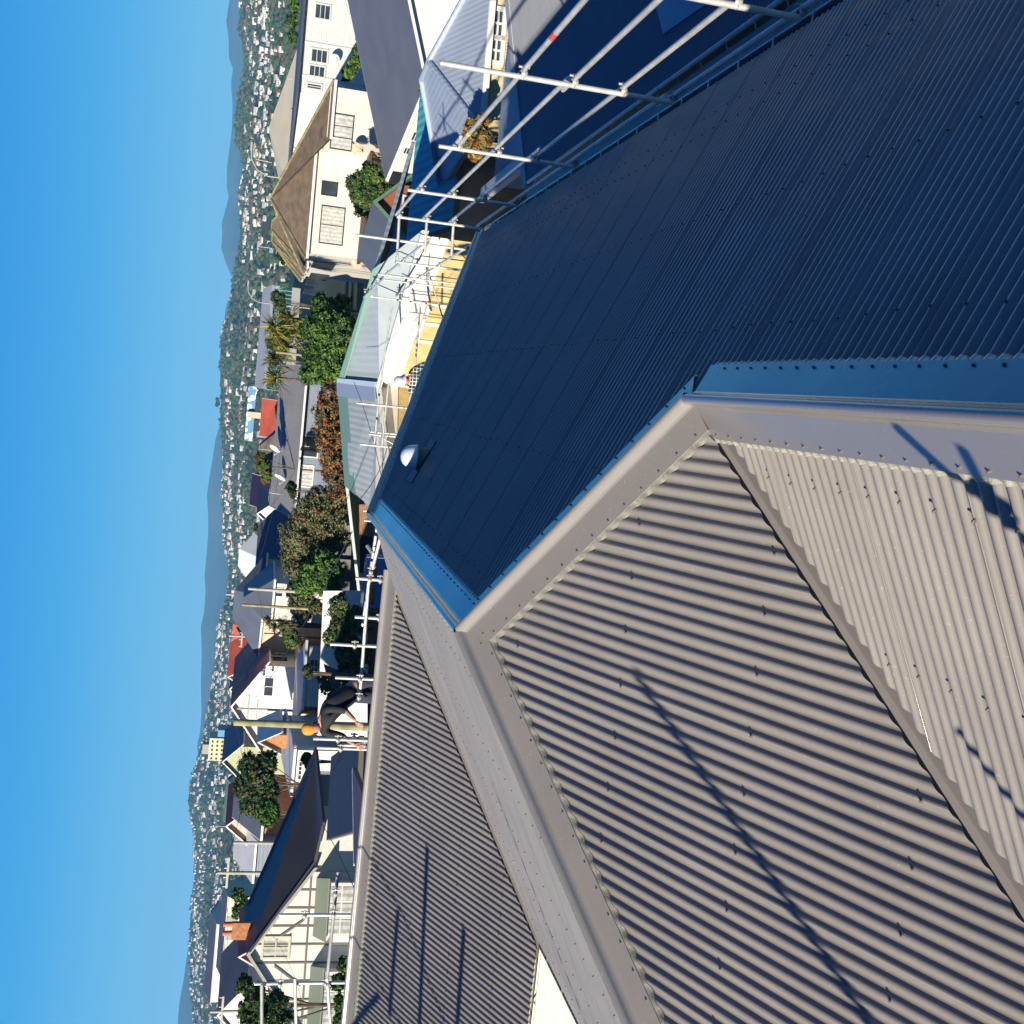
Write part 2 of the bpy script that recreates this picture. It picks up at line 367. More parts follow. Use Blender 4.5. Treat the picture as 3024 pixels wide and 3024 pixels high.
# domed skylight on slope D
c = V((-0.69, 11.9, 0)); c.z = ZR - (c.x - XR)*TT
sk = empty('skylight', (0, 0, 0)); sk.parent = H
Md = V((ST, 0, CT)).to_track_quat('Z', 'Y').to_matrix()
mb = MB(); mb.box((-0.30, -0.19, 0.012), (0.21, 0.19, 0.022), 0, Matrix.Translation(c) @ Matrix(((CT, 0, ST, 0), (0, 1, 0, 0), (-ST, 0, CT, 0), (0, 0, 0, 1))))
mb.build('base_flashing', mat('black_rubber_flashing', (0.03, 0.032, 0.036), 0.5, bump=0.01, bscale=14), sk)
mb = MB(); mb.lathe(c, [(0.122, -0.08), (0.122, 0.08), (0.132, 0.084), (0.132, 0.097), (0.115, 0.10)], 28); mb.build('collar', m_flash, sk)
mb = MB(); mb.lathe(c + V((0, 0, 0.097)), [(0.126, 0.0), (0.127, 0.02), (0.121, 0.06), (0.107, 0.10), (0.083, 0.132), (0.05, 0.152), (0.02, 0.16), (0.0005, 0.162)], 28)
md = mat('dome_plastic', (0.55, 0.60, 0.64), 0.22, spec=0.7, var=0.06, scale=12); mb.build('dome', md, sk)
# ------------------------------------------------------------------ ground, far hills, city on the slopes
SKY_B = [(-260,712),(0,715),(31,710),(93,705),(124,716),(171,724),(217,721),(264,709),(310,698),(373,695),(419,697),(450,710),(500,719),(562,709),(620,709),(655,710),(720,709),(780,699),(830,688),(880,684),(935,673),(965,660),(1050,650),(1100,651),(1186,653),(1248,650),(1342,660),(1466,657),(1559,662),(1593,661),(1671,677),(1717,677),(1764,674),(1810,655),(1857,643),(1935,640),(2031,624),(2078,615),(2171,602),(2233,584),(2280,571),(2326,559),(2373,556),(2419,565),(2466,573),(2590,575),(2641,567),(2719,562),(2781,559),(2874,561),(2983,570),(3300,575)]
SKY_A = [(-300,676),(0,678),(62,668),(109,675),(171,676),(202,688),(248,682),(310,687),(388,684),(497,670),(556,670),(581,676),(661,654),(686,657),(733,653),(780,668),(826,688),(857,687),(904,667),(950,662),(1050,668),(1150,672),(1248,651),(1295,637),(1388,622),(1460,611),(1531,615),(1578,615),(1702,604),(1748,607),(1811,602),(1851,593),(1935,596),(2012,593),(2109,595),(2171,590),(2196,582),(2300,590),(2500,590),(2700,575),(2828,551),(2890,543),(2952,531),(3000,526),(3300,520)]
def interp(tab, x):
    for (a, b), (c, d) in zip(tab, tab[1:]):
        if x <= c: return b + (d - b)*(x - a)/(c - a)
    return tab[-1][1]
from mathutils import noise
def nz(x, y, s=1.0, z=0.0): return noise.noise(V((x*s, y*s, z)))
R0 = 1250.0
def rsky(ty): return 3000 + 900*max(0, min(1, (ty - 1200)/1200))
def zbase(ty): return -22 - 38*max(0, min(1, (ty - 900)/1500))
def hill(ty, t):
    """point on the far hillside: ty picks the direction, t in 0..1 how far up the slope"""
    tx = interp(SKY_B, ty); d = ray(tx, ty); h = math.hypot(d.x, d.y); R = rsky(ty); r = R0 + (R - R0)*t
    zs = R*d.z/h; zb = zbase(ty); z = zb + (zs - zb)*(t**1.25)
    x, y = d.x/h*r, d.y/h*r
    z += (nz(x, y, 1/260.0)*26 + nz(x, y, 1/90.0, 5)*9)*min(1, t*3)*(1 - t)**0.7
    return V((x, y, z))
m_hill = mat('hill_scrub', (0.030, 0.042, 0.018), 0.9, spec=0.1, col2=(0.085, 0.085, 0.040), scale=0.012, bump=3.0, bscale=0.05)
m_bush = mat('hill_bush_leaves', (0.018, 0.045, 0.016), 0.85, spec=0.15, col2=(0.050, 0.085, 0.026), scale=0.02)
m_mount = mat('mountain_scrub', (0.035, 0.045, 0.035), 0.95, spec=0.05, col2=(0.08, 0.085, 0.06), scale=0.002, bump=40, bscale=0.004)
m_ground = mat('grass_ground', (0.045, 0.065, 0.022), 0.95, spec=0.1, col2=(0.10, 0.10, 0.05), scale=0.15, bump=0.05, bscale=3)
TYS = [-260 + i*14 for i in range(255)]
mb = MB(); NT = 40; vs = []
for ty in TYS:
    for k in range(NT + 1): vs.append(hill(ty, k/NT))
    e = hill(ty, 1.0); f = e*1.12; f.z = e.z - 45; vs.append(f); f = e*1.5; f.z = e.z - 200; vs.append(f)
n = NT + 3
mb.add(vs, [(i*n+j, i*n+j+1, (i+1)*n+j+1, (i+1)*n+j) for i in range(len(TYS)-1) for j in range(n-1)], 0, True)
tag(mb.build('hills', m_hill), kind='structure')
mb = MB(); vs = []
for i, ty in enumerate(TYS):
    d = ray(interp(SKY_A, ty), ty); h = math.hypot(d.x, d.y); dx, dy = d.x/h, d.y/h; ez = d.z/h
    for k in range(15):
        t = k/12.0; r = 5500 + 4200*min(t, 1.2)
        ztop = 9700*ez
        z = -120 + (ztop + 120)*min(1, t)**1.1 if t <= 1 else ztop - 500*(t - 1)
        z += 160*nz(dx*r, dy*r, 1/900.0, 3)*min(1, t*2)*(1 - min(1, t))
        vs.append((dx*r, dy*r, z))
mb.add(vs, [(i*15+j, i*15+j+1, (i+1)*15+j+1, (i+1)*15+j) for i in range(len(TYS)-1) for j in range(14)], 0, True)
tag(mb.build('mountains', m_mount), kind='structure')
def zg(x, y):
    """height of the nearby ground"""
    r = math.hypot(x, y)
    return -9.0 - 0.012*max(0, min(r, 600) - 30) - max(0, min(r, 2200) - 95)*0.028
mb = MB(); rings = [0.5, 6, 14, 25, 40, 60, 85, 115, 150, 200, 300, 450, 650, 860, 1100, 1500, 2200, 3600]; vs = []; NA = 48
for r in rings:
    for a in range(NA):
        x, y = r*math.cos(2*math.pi*a/NA), r*math.sin(2*math.pi*a/NA)
        vs.append((x, y, zg(x, y) + (0.25*nz(x, y, .1) if r > 14 else 0)))
mb.add(vs, [(i*NA+j, (i+1)*NA+j, (i+1)*NA+(j+1) % NA, i*NA+(j+1) % NA) for i in range(len(rings)-1) for j in range(NA)], 0, True)
mb.face([(0.5*math.cos(2*math.pi*a/NA), 0.5*math.sin(2*math.pi*a/NA), -9.0) for a in range(NA)])
tag(mb.build('ground', m_ground), kind='structure')

# --- houses on the far slopes
wallc = [('w1', (0.58, 0.56, 0.51)), ('w2', (0.54, 0.48, 0.37)), ('w3', (0.42, 0.43, 0.43)), ('w4', (0.56, 0.48, 0.36))]
roofc = [('r1', (0.16, 0.17, 0.18)), ('r2', (0.30, 0.30, 0.29)), ('r3', (0.34, 0.10, 0.06)), ('r4', (0.38, 0.38, 0.37)), ('r5', (0.06, 0.065, 0.075)), ('r6', (0.10, 0.17, 0.13))]
m_farw = [mat('far_wall_' + a, c, 0.7, var=0.04, scale=0.3) for a, c in wallc]; m_farr = [mat('far_roof_' + a, c, 0.5, var=0.08, scale=0.3) for a, c in roofc]
m_glass_far = mat('far_window', (0.03, 0.035, 0.04), 0.2)
def far_house_mesh(mb, M, L, W, Hh, rise, hip, wi=0, ri=1, gi=2):
    P = lambda x, y, z: M @ V((x, y, z)); b = -6
    c = [(-L/2, -W/2), (L/2, -W/2), (L/2, W/2), (-L/2, W/2)]
    for i in range(4):
        (x0, y0), (x1, y1) = c[i], c[(i+1) % 4]
        mb.face([P(x0, y0, b), P(x1, y1, b), P(x1, y1, Hh), P(x0, y0, Hh)], wi)
        nx, ny = (y1 - y0), -(x1 - x0); l = math.hypot(nx, ny); nx, ny = nx/l*0.04, ny/l*0.04
        nw = max(2, int(l/2.6))
        for k in range(nw):
            for zz in ((Hh - 1.9, Hh - 0.7),) + (((Hh - 4.6, Hh - 3.3),) if Hh > 4 else ()):
                a0, a1 = (k + 0.28)/nw, (k + 0.74)/nw
                q = lambda a, z: P(x0 + (x1-x0)*a + nx, y0 + (y1-y0)*a + ny, z)
                mb.face([q(a0, zz[0]), q(a1, zz[0]), q(a1, zz[1]), q(a0, zz[1])], gi)
    o = 0.4; h = W*0.5 if hip else 0; x = L/2 + o; y = W/2 + o
    A, B = P(-x + h, 0, Hh + rise), P(x - h, 0, Hh + rise)
    mb.face([P(-x, -y, Hh), P(x, -y, Hh), B, A], ri); mb.face([P(x, y, Hh), P(-x, y, Hh), A, B], ri)
    if hip: mb.face([P(x, -y, Hh), P(x, y, Hh), B], ri); mb.face([P(-x, y, Hh), P(-x, -y, Hh), A], ri)
    else: mb.face([P(x-o, -y+o, Hh), P(x-o, y-o, Hh), B + (A-B).normalized()*o], wi); mb.face([P(-x+o, y-o, Hh), P(-x+o, -y+o, Hh), A + (B-A).normalized()*o], wi)
rnd = random.Random(11)
variants = []
vdesc = ['white house with grey hipped roof', 'cream house with dark gabled roof', 'white house with red tiled roof', 'pale block with flat light roof', 'beige house with green iron roof', 'grey house with pale gabled roof', 'tall white house with dark roof', 'cream villa with red gabled roof']
vspec = [(12, 8, 5.5, 2.2, 1, 0, 0), (11, 8, 3.2, 2.6, 0, 1, 4), (10, 8, 5.4, 2.4, 0, 0, 2), (15, 9, 6.0, 0.4, 0, 0, 3), (12, 7, 3.0, 2.0, 0, 3, 5), (9, 8, 5.0, 2.6, 0, 2, 3), (13, 9, 6.0, 2.3, 1, 0, 4), (10, 7, 3.2, 2.4, 0, 1, 2)]
for (L, W, Hh, rise, hip, wi, ri) in vspec:
    mb = MB(); far_house_mesh(mb, Matrix.Identity(4), L, W, Hh, rise, hip)
    variants.append((mb, [m_farw[wi], m_farr[ri], m_glass_far]))
cand = []
tries = 0
def dens(ty, t, p):
    a = 0.50 + 1.5*nz(p.x, p.y, 1/230.0, 9) + 0.45*math.sin(t*26 + 2.5*nz(p.x, p.y, 1/500.0, 2))
    if ty < 1000: a -= 0.10
    if 760 < ty < 1120 and t > 0.55: a -= 0.8          # the bush covered knob
    if 230 < ty < 430 and t > 0.6: a -= 0.6
    if 1480 < ty < 1800 and t > 0.5: a -= 0.15
    if ty > 1750: a += 0.35
    a += 0.3*nz(p.x, p.y, 1/60.0, 4)
    return a
placed = []
while len(cand) < 2500 and tries < 120000:
    tries += 1; ty = rnd.uniform(-220, 3240); t = rnd.random()**0.8*0.985 + 0.01
    p = hill(ty, t)
    if dens(ty, t, p) < rnd.uniform(0.1, 1.0): continue
    key = (round(p.x/11), round(p.y/11))
    if key in placed_set if (placed_set := globals().setdefault('placed_set', set())) else False: continue
    placed_set.add(key); cand.append((ty, t, p))
cand.sort(key=lambda c: c[2].length)
vis = [c for c in cand if -20 < c[0] < 3044]
solo = vis[:290]; solo_ids = {id(c) for c in solo}
fv = []
for k, (mb_, ms) in enumerate(variants):
    o = mb_.build('hillside_house', ms); fv.append(o)
used_v = set()
for i, c in enumerate(solo):
    k = i % 8; o = fv[k]
    if k in used_v: o = o.copy(); COL.objects.link(o)
    used_v.add(k)
    s = rnd.uniform(0.5, 0.85); o.location = c[2] + V((0, 0, 1.0)); o.scale = (s, s, s)
    o.rotation_euler = (0, 0, math.atan2(c[2].y, c[2].x) - math.pi/2 + rnd.gauss(0, 0.45))
    band = ('topmost', 'second', 'third', 'fourth', 'fifth', 'sixth', 'seventh', 'lowest')[max(0, min(7, int(c[0]/378)))]
    lev = 'low on far slope' if c[1] < .3 else ('midway up far slope' if c[1] < .6 else 'high on far slope')
    tag(o, 'tiny ' + vdesc[k] + ' ' + lev + ', ' + band + ' eighth', 'house', 'houses across the distant hillside')
mb = MB()
for c in cand:
    if id(c) in solo_ids: continue
    L, W, Hh, rise, hip, wi, ri = vspec[rnd.randrange(8)]; s = rnd.uniform(0.55, 0.95)
    M = Matrix.Translation(c[2] + V((0, 0, 1.0))) @ Matrix.Rotation(math.atan2(c[2].y, c[2].x) - math.pi/2 + rnd.gauss(0, 0.45), 4, 'Z') @ Matrix.Scale(s, 4)
    far_house_mesh(mb, M, L, W, Hh, rise, hip, wi, 4 + ri, 10)
tag(mb.build('distant_houses', m_farw + m_farr + [m_glass_far]), 'hundreds more specks of pale houses spread over the far hillsides', 'houses', kind='stuff')
# --- bush between the houses
mb = MB(); ico = [(0,0,1),(0.89,0,0.45),(0.28,0.85,0.45),(-0.72,0.53,0.45),(-0.72,-0.53,0.45),(0.28,-0.85,0.45),(0.72,0.53,-0.3),(-0.28,0.85,-0.3),(-0.89,0,-0.3),(-0.28,-0.85,-0.3),(0.72,-0.53,-0.3)]
icf = [(0,1,2),(0,2,3),(0,3,4),(0,4,5),(0,5,1),(1,6,2),(2,6,7),(2,7,3),(3,7,8),(3,8,4),(4,8,9),(4,9,5),(5,9,10),(5,10,1),(1,10,6)]
for i in range(14000):
    ty = rnd.uniform(-220, 3240); t = rnd.random(); p = hill(ty, t); s = rnd.uniform(2.4, 7.0)*(1 if t > .2 else .8)
    if dens(ty, t, p) > rnd.uniform(0.35, 1.4): s *= 0.55
    a = rnd.uniform(0, 6.28); ca, sa = math.cos(a)*s, math.sin(a)*s; h = s*rnd.uniform(0.6, 1.1); j = [rnd.uniform(0.75, 1.25) for _ in ico]
    mb.add([(p.x + (x*ca - y*sa)*q, p.y + (x*sa + y*ca)*q, p.z + z*h*q + s*0.2) for (x, y, z), q in zip(ico, j)], icf, rnd.choice((0, 0, 1, 2)), False)
tag(mb.build('hillside_bush', [m_bush, mat('hill_bush_light', (0.045, 0.065, 0.025), 0.9, spec=0.1, col2=(0.09, 0.095, 0.045), scale=0.03), mat('hill_bush_brown', (0.07, 0.06, 0.03), 0.9, spec=0.1, col2=(0.11, 0.085, 0.05), scale=0.03)]), 'dark green bush and tree clumps covering the far hillsides between houses', 'bush', kind='stuff')
# --- haze
mh = bpy.data.materials.new('haze_air'); mh.use_nodes = True; t_ = mh.node_tree
t_.nodes.remove(t_.nodes['Principled BSDF']); pv = t_.nodes.new('ShaderNodeVolumePrincipled')
pv.inputs['Color'].default_value = (0.26, 0.64, 1.0, 1); pv.inputs['Density'].default_value = 8.5e-5; pv.inputs['Anisotropy'].default_value = 0.0
t_.links.new(pv.outputs[0], t_.nodes['Material Output'].inputs['Volume'])
mb = MB(); mb.box((-16000, -3000, -340), (16000, 15500, 400)); hz = mb.build('haze', mh); tag(hz, 'thin blue air softening the far hills and mountains', 'haze', kind='stuff')
# ------------------------------------------------------------------ neighbouring houses
m_glass = mat('window_glass', (0.035, 0.045, 0.055), 0.08, spec=0.9, var=0.3, scale=0.7)
m_curtain = mat('curtain', (0.42, 0.41, 0.37), 0.8, var=.2, scale=4, wave=('X', 0.31, 0.045, 'SIN'))
m_black = mat('black_frame', (0.02, 0.02, 0.022), 0.4)
m_darkgrey = mat('dark_grey_iron', (0.075, 0.082, 0.098), 0.45, var=0.06, scale=0.8)
m_trim = mat('white_trim', (0.62, 0.61, 0.57), 0.45, var=0.03)
m_wbw = mat('white_weatherboards', (0.68, 0.67, 0.62), 0.5, var=0.04, wave=('Z', 0.2, 0.012, 'LINE'), lw=.2)
m_stucco = mat('cream_plaster', (0.60, 0.55, 0.46), 0.7, var=0.06, scale=0.8, bump=0.003, bscale=25)
m_peach = mat('peach_plaster', (0.52, 0.41, 0.29), 0.7, var=0.05, scale=0.8)
m_yellow = mat('yellow_roughcast', (0.50, 0.38, 0.16), 0.85, var=0.12, scale=3, bump=0.02, bscale=16)
m_tile = mat('brown_concrete_tile', (0.125, 0.105, 0.080), 0.8, var=0.25, scale=1.2)
m_lichen = mat('lichen_ridge_tile', (0.19, 0.165, 0.075), 0.9, var=0.35, scale=2.5)
m_navy = mat('dark_slate_paint', (0.060, 0.066, 0.082), 0.5, var=0.08, scale=0.7, wave=('X', 0.3, 0.012, 'SIN'))
m_red = mat('red_iron', (0.45, 0.09, 0.05), 0.6, var=0.18, scale=0.6, wave=('X', 0.25, 0.02, 'SIN'))
m_terra = mat('terracotta_iron', (0.50, 0.17, 0.09), 0.65, var=0.22, scale=0.5, wave=('X', 0.4, 0.03, 'SIN'))
m_pale = mat('pale_iron', (0.50, 0.52, 0.52), 0.5, var=0.05, scale=0.6, wave=('X', 0.25, 0.015, 'SIN'))
m_cflat = mat('cream_iron', (0.58, 0.52, 0.38), 0.55, var=0.05, scale=0.4, wave=('X', 0.25, 0.02, 'SIN'))
m_greenr = mat('green_iron', (0.10, 0.20, 0.13), 0.5, var=0.06, scale=0.6)
m_greywall = mat('blue_grey_cladding', (0.17, 0.20, 0.25), 0.6, var=0.06, scale=0.5, wave=('Z', 0.3, 0.01, 'LINE'))
m_brick = mat('orange_brick', (0.42, 0.17, 0.07), 0.85, var=0.25, scale=6)

class House:
    """a house in its own frame: x along the wall that faces us (left to right), y away, z up from its ground"""
    def __init__(s, name, label, cat, L, R, W, zb=None, ze=None):
        a, b = aty(*L), aty(*R); z = ze if ze is not None else (a.z + b.z)/2
        s.L = math.hypot(b.x - a.x, b.y - a.y); s.W = W
        s.rz = math.atan2(b.y - a.y, b.x - a.x)
        zb = zg((a.x + b.x)/2, (a.y + b.y)/2) if zb is None else zb
        s.h = z - zb; s.e = empty(name, (a.x, a.y, zb), s.rz, label, cat)
        s.M = Matrix.Translation((a.x, a.y, zb)) @ Matrix.Rotation(s.rz, 4, 'Z'); s.Mi = s.M.inverted(); s.o = V((a.x, a.y, zb))
    def loc(s, tx, ty, plane='F', off=0.0):
        n, o = {'F': (V((0, 1, 0)), V((0, off, 0))), 'L': (V((1, 0, 0)), V((off, 0, 0))), 'R': (V((1, 0, 0)), V((s.L + off, 0, 0))), 'G': (V((0, 0, 1)), V((0, 0, off)))}[plane]
        nw = (s.M.to_3x3() @ n); ow = s.M @ o; d = ray(tx, ty)
        return s.Mi @ (d*(nw.dot(ow)/nw.dot(d)))
    def walls(s, m, x0=0, x1=None, y0=0, y1=None, h=None, name='wall'):
        mb = MB(); mb.box((x0, y0, -1.5), (s.L if x1 is None else x1, s.W if y1 is None else y1, s.h if h is None else h)); return mb.build(name, m, s.e)
    def roof(s, m, kind='par', rise=2.0, over=0.4, x0=0, x1=None, y0=0, y1=None, h=None, th=0.10, mw=None, cap=None, fascia=m_trim, name='roof', caplift=0.03):
        x1 = s.L if x1 is None else x1; y1 = s.W if y1 is None else y1; h = s.h if h is None else h; o = over
        xa, xb, ya, yb = x0 - o, x1 + o, y0 - o, y1 + o; zz = h - (rise*o/((y1 - y0)/2) if kind in ('par', 'hip') else rise*o/((x1 - x0)/2)); 
        mb = MB(); caps = []
        def slab(q): mb.prism(q, (0, 0, -th))
        if kind == 'par':
            ym = (ya + yb)/2; slab([(xa, ya, zz), (xb, ya, zz), (xb, ym, h + rise), (xa, ym, h + rise)]); slab([(xb, yb, zz), (xa, yb, zz), (xa, ym, h + rise), (xb, ym, h + rise)]); caps = [((xa, ym, h + rise), (xb, ym, h + rise))]
            gab = [[(x0, y0, h), (x0, y1, h), (x0, ym, h + rise - .05)], [(x1, y0, h), (x1, y1, h), (x1, ym, h + rise - .05)]]
        elif kind == 'perp':
            xm = (xa + xb)/2; slab([(xa, ya, zz), (xm, ya, h + rise), (xm, yb, h + rise), (xa, yb, zz)]); slab([(xb, ya, zz), (xb, yb, zz), (xm, yb, h + rise), (xm, ya, h + rise)]); caps = [((xm, ya, h + rise), (xm, yb, h + rise))]
            gab = [[(x0, y0, h), (x1, y0, h), (xm, y0, h + rise - .05)], [(x0, y1, h), (x1, y1, h), (xm, y1, h + rise - .05)]]
        elif kind in ('hip', 'hipr', 'hipl'):
            gab = []; t = min(yb - ya, xb - xa)/2
            if yb - ya <= xb - xa: a, b = V((xa + t, (ya + yb)/2, h + rise)), V((xb - t, (ya + yb)/2, h + rise))
            else: a, b = V(((xa + xb)/2, ya + t, h + rise)), V(((xa + xb)/2, yb - t, h + rise))
            c = [V((xa, ya, zz)), V((xb, ya, zz)), V((xb, yb, zz)), V((xa, yb, zz))]
            if yb - ya <= xb - xa: F = [[c[0], c[1], b, a], [c[1], c[2], b], [c[2], c[3], a, b], [c[3], c[0], a]]
            else: F = [[c[0], c[1], a], [c[1], c[2], b, a], [c[2], c[3], b], [c[3], c[0], a, b]]
            for q in F: slab(q)
            near = [(c[0], a), (c[1], a if yb - ya > xb - xa else b), (a, b), (c[2], b), (c[3], a if yb - ya <= xb - xa else b)]
            caps = near
        elif kind == 'flat':
            gab = []; slab([(xa, ya, h + .02), (xb, ya, h + .02), (xb, yb, h + rise), (xa, yb, h + rise)])
        ro = mb.build(name, m, s.e)
        if gab and mw:
            for q in gab:
                g = MB(); g.face(q); g.build('gable_wall', mw, s.e)
        if cap:
            g = MB()
            for a, b in caps: g.tube(V(a) + V((0, 0, caplift)), V(b) + V((0, 0, caplift)), 0.09, 6)
            g.build('ridge_capping', cap, ro)
        if fascia:
            g = MB(); f = 0.16
            def bar(a, b, up=0.0):
                a, b = V(a), V(b); d = (b - a).normalized(); side = V((d.y, -d.x, 0)).normalized()*0.025
                g.prism([a + side + V((0, 0, up)), a - side + V((0, 0, up)), a - side + V((0, 0, -f)), a + side + V((0, 0, -f))], b - a)
            if kind == 'par':
                bar((xa, ya-.03, zz-.01), (xb, ya-.03, zz-.01))
                for x in (xa - .03, xb + .03): bar((x, ya, zz), (x, (ya+yb)/2, h + rise)); bar((x, yb, zz), (x, (ya+yb)/2, h + rise))
            elif kind == 'perp':
                for y in (ya - .03,): bar((xa, y, zz), ((xa+xb)/2, y, h + rise)); bar((xb, y, zz), ((xa+xb)/2, y, h + rise))
                for x in (xa - .03, xb + .03): bar((x, ya, zz-.01), (x, yb, zz-.01))
            else:
                for p, q in (((xa, ya-.03), (xb, ya-.03)), ((xa-.03, ya), (xa-.03, yb)), ((xb+.03, ya), (xb+.03, yb))): bar((*p, zz - .01 if kind != 'flat' else h), (*q, zz - .01 if kind != 'flat' else (h + rise if p[0] == q[0] else h)))
            g.build('fascia', fascia, ro)
        return ro
    def win(s, r, cols=2, rows=1, plane='F', frame=m_trim, pane=None, off=0.0, fw=0.07, name='window', px=True, sill=True):
        if px: a = s.loc(r[0], r[1], plane, off); b = s.loc(r[2], r[3], plane, off)
        else: a, b = V(r[0]), V(r[1])
        ax = 0 if plane in 'FB' else 1; u0, u1 = sorted((a[ax], b[ax])); z0, z1 = sorted((a.z, b.z))
        if u1 - u0 < 0.05: u1 += .5
        base = off if plane == 'F' else (0.0 + off if plane == 'L' else s.L + off); sg = -1 if plane in 'FL' else 1
        P = (lambda u, d, z: (u, base + sg*d, z)) if ax == 0 else (lambda u, d, z: (base + sg*d, u, z))
        def bx(mb, u0, u1, z0, z1, d0, d1):
            p, q = P(u0, d0, z0), P(u1, d1, z1); mb.box(tuple(min(i, j) for i, j in zip(p, q)), tuple(max(i, j) for i, j in zip(p, q)))
        mb = MB(); bx(mb, u0 - fw, u1 + fw, z1, z1 + fw, 0.0, .06); bx(mb, u0 - fw, u1 + fw, z0 - fw, z0, 0.0, .09 if sill else .06); bx(mb, u0 - fw, u0, z0, z1, 0.0, .06); bx(mb, u1, u1 + fw, z0, z1, 0.0, .06)
        for i in range(1, cols): u = u0 + (u1-u0)*i/cols; bx(mb, u - .025, u + .025, z0, z1, 0.0, .05)
        for i in range(1, rows): z = z0 + (z1-z0)*i/rows; bx(mb, u0, u1, z - .025, z + .025, 0.0, .048)
        w_ = mb.build(name, frame, s.e); mb = MB(); bx(mb, u0, u1, z0, z1, 0.0, .02); mb.build('pane', pane or m_glass, w_); return w_

def sat_dish(name, label, c, r, toward, stem, m, group=None):
    """offset dish on a bent arm; stem is the point where it is fixed"""
    c = V(c); q = V(toward).normalized().to_track_quat('Z', 'Y').to_matrix()
    e = empty(name, c, 0, label, 'satellite dish', group)
    mb = MB(); mb.lathe((0, 0, 0), [(0.001, -0.12*r/.4), (r*.35, -0.105*r/.4), (r*.7, -0.06*r/.4), (r, 0.0), (r*1.02, 0.01), (r, 0.015), (r*.7, -0.045*r/.4), (r*.35, -0.09*r/.4), (0.001, -0.105*r/.4)], 24, M=q)
    mb.build('dish', m, e)
    mb = MB(); lnb = q @ V((0, -r*.55, r*1.1)); mb.tube(q @ V((0, -r*.95, -0.02)), lnb, 0.018, 6); mb.tube(lnb, lnb + q @ V((0, 0.05, -.12)), 0.04, 8)
    mb.build('feed_arm', m_trim, e)
    mb = MB(); mb.path([q @ V((0, 0, -0.1)), V((0, 0, -0.12)) + q @ V((0, 0, -0.25)), V(stem) - c], 0.022, 7); mb.build('bracket', m_trim, e)
    return e
def aerial(label, base, top, boom, n=9, group=None, cross=0.35):
    """television aerial: mast, boom and dipoles"""
    base, top = V(base), V(top); e = empty('tv_aerial', base, 0, label, 'aerial', group); mb = MB(); mb.tube((0, 0, 0), top - base, 0.018, 6); mb.build('mast', m_galv, e)
    boom = V(boom); s = boom.cross(V((0, 0, 1))).normalized(); mb = MB(); a = top - base - boom*0.4; mb.tube(a, a + boom, 0.012, 5)
    for i in range(n): c = a + boom*(i/(n - 1)); l = cross*(1 - 0.5*i/n); mb.tube(c - s*l, c + s*l, 0.007, 4)
    mb.build('dipoles', m_galv, e); return e
m_galv = mat('galvanised_tube', (0.50, 0.50, 0.46), 0.38, spec=0.6, metal=0.35, var=0.15, scale=9)

# --- blue roofed neighbour across the gap: slope Q faces us, lean-to R beyond
NQ = empty('neighbour_house', (4.12, 9, -9), 0, 'low neighbouring house with grey corrugated roof right beyond the scaffold, half in shade', 'house')
m_nr = steel('neighbour_steel', (0.23, 0.24, 0.25), 0.42, 0.5, 0.05)
def shift(o, p): 
    o.parent = p; o.matrix_parent_inverse = Matrix.Translation(-p.location); return o
q12 = R_(12); plQ = Plane((4.12, 21.6, -4.6), (0, -1, 0), (math.cos(q12), 0, math.sin(q12)))
plQ.n = V((-math.sin(q12), 0, math.cos(q12)))
Q1 = V((4.12, 21.6, -4.6)); Q2 = Q1 + plQ.r*6.5
shift(corr('roof_slope', plQ, [Q1, Q2, Q2 + V((0, -17, 0)), Q1 + V((0, -17, 0))], None, m_nr, screws=[0.2, 1.1, 2.0, 2.9, 3.8], every=4, step=8), NQ)
plR = Plane((0, 21.6, -4.62), (1, 0, 0), (0, math.cos(R_(3)), -math.sin(R_(3)))); plR.n = V((0, math.sin(R_(3)), math.cos(R_(3))))
shift(corr('lean_to_roof', plR, [(4.75, 21.6, -4.62), (4.75, 26.45, -4.62 - 4.85*math.tan(R_(3))), (14, 26.45, -4.62 - 4.85*math.tan(R_(3))), (14, 21.6, -4.62)], None, mat('lean_to_iron', (0.20, 0.25, 0.31), 0.42), screws=[0.5, 1.6, 2.7, 3.8, 4.6], every=3, step=8), NQ)
mb = MB(); n_ = plQ.n; a = Q1 + V((-.05, 0, 0)) ; b = Q2
mb.prism([a + n_*.03 + V((0, -.16, 0)), a + n_*.045 + V((0, .07, 0)), a + n_*-.16 + V((0, .07, 0)), a + n_*-.16 + V((0, .05, 0)), a + n_*.02 + V((0, .05, 0)), a + n_*.01 + V((0, -.16, 0))], b - a)
shift(mb.build('barge_flashing', mat('grey_flashing', (0.33, 0.34, 0.34), 0.4)), NQ)
mb = MB(); mb.box((4.47, 21.55, -4.70), (4.80, 26.5, -4.60)); shift(mb.build('barge_flashing', mat('grey_flashing', (0.33, 0.34, 0.34), 0.4)), NQ)
mb = MB(); mb.box((4.6, 5, -9), (10.4, 21.4, -4.75)); mb.box((4.85, 21.4, -9), (13.8, 26.2, -4.95)); shift(mb.build('wall', mat('neighbour_wall', (0.25, 0.26, 0.26), 0.7)), NQ)  # both wall boxes in one even mid grey
mb = MB(); 
for i in range(22):
    y = 5.4 + i*0.74; mb.path([(4.16, y, -4.60), (4.02, y - .01, -4.64), (3.97, y - .02, -4.74)], 0.006, 4)
shift(mb.build('gutter_clips', m_trim), NQ)
mb = MB(); pp = [hitp(x, y, plQ.n, plQ.o + plQ.n*.03) for x, y in ((1935, 12), (1958, 100), (2085, 12), (2060, -60))]
mb.prism(pp, -plQ.n*.02); shift(mb.build('roof_window', mat('skylight_sheet', (0.22, 0.30, 0.36), 0.3)), NQ)

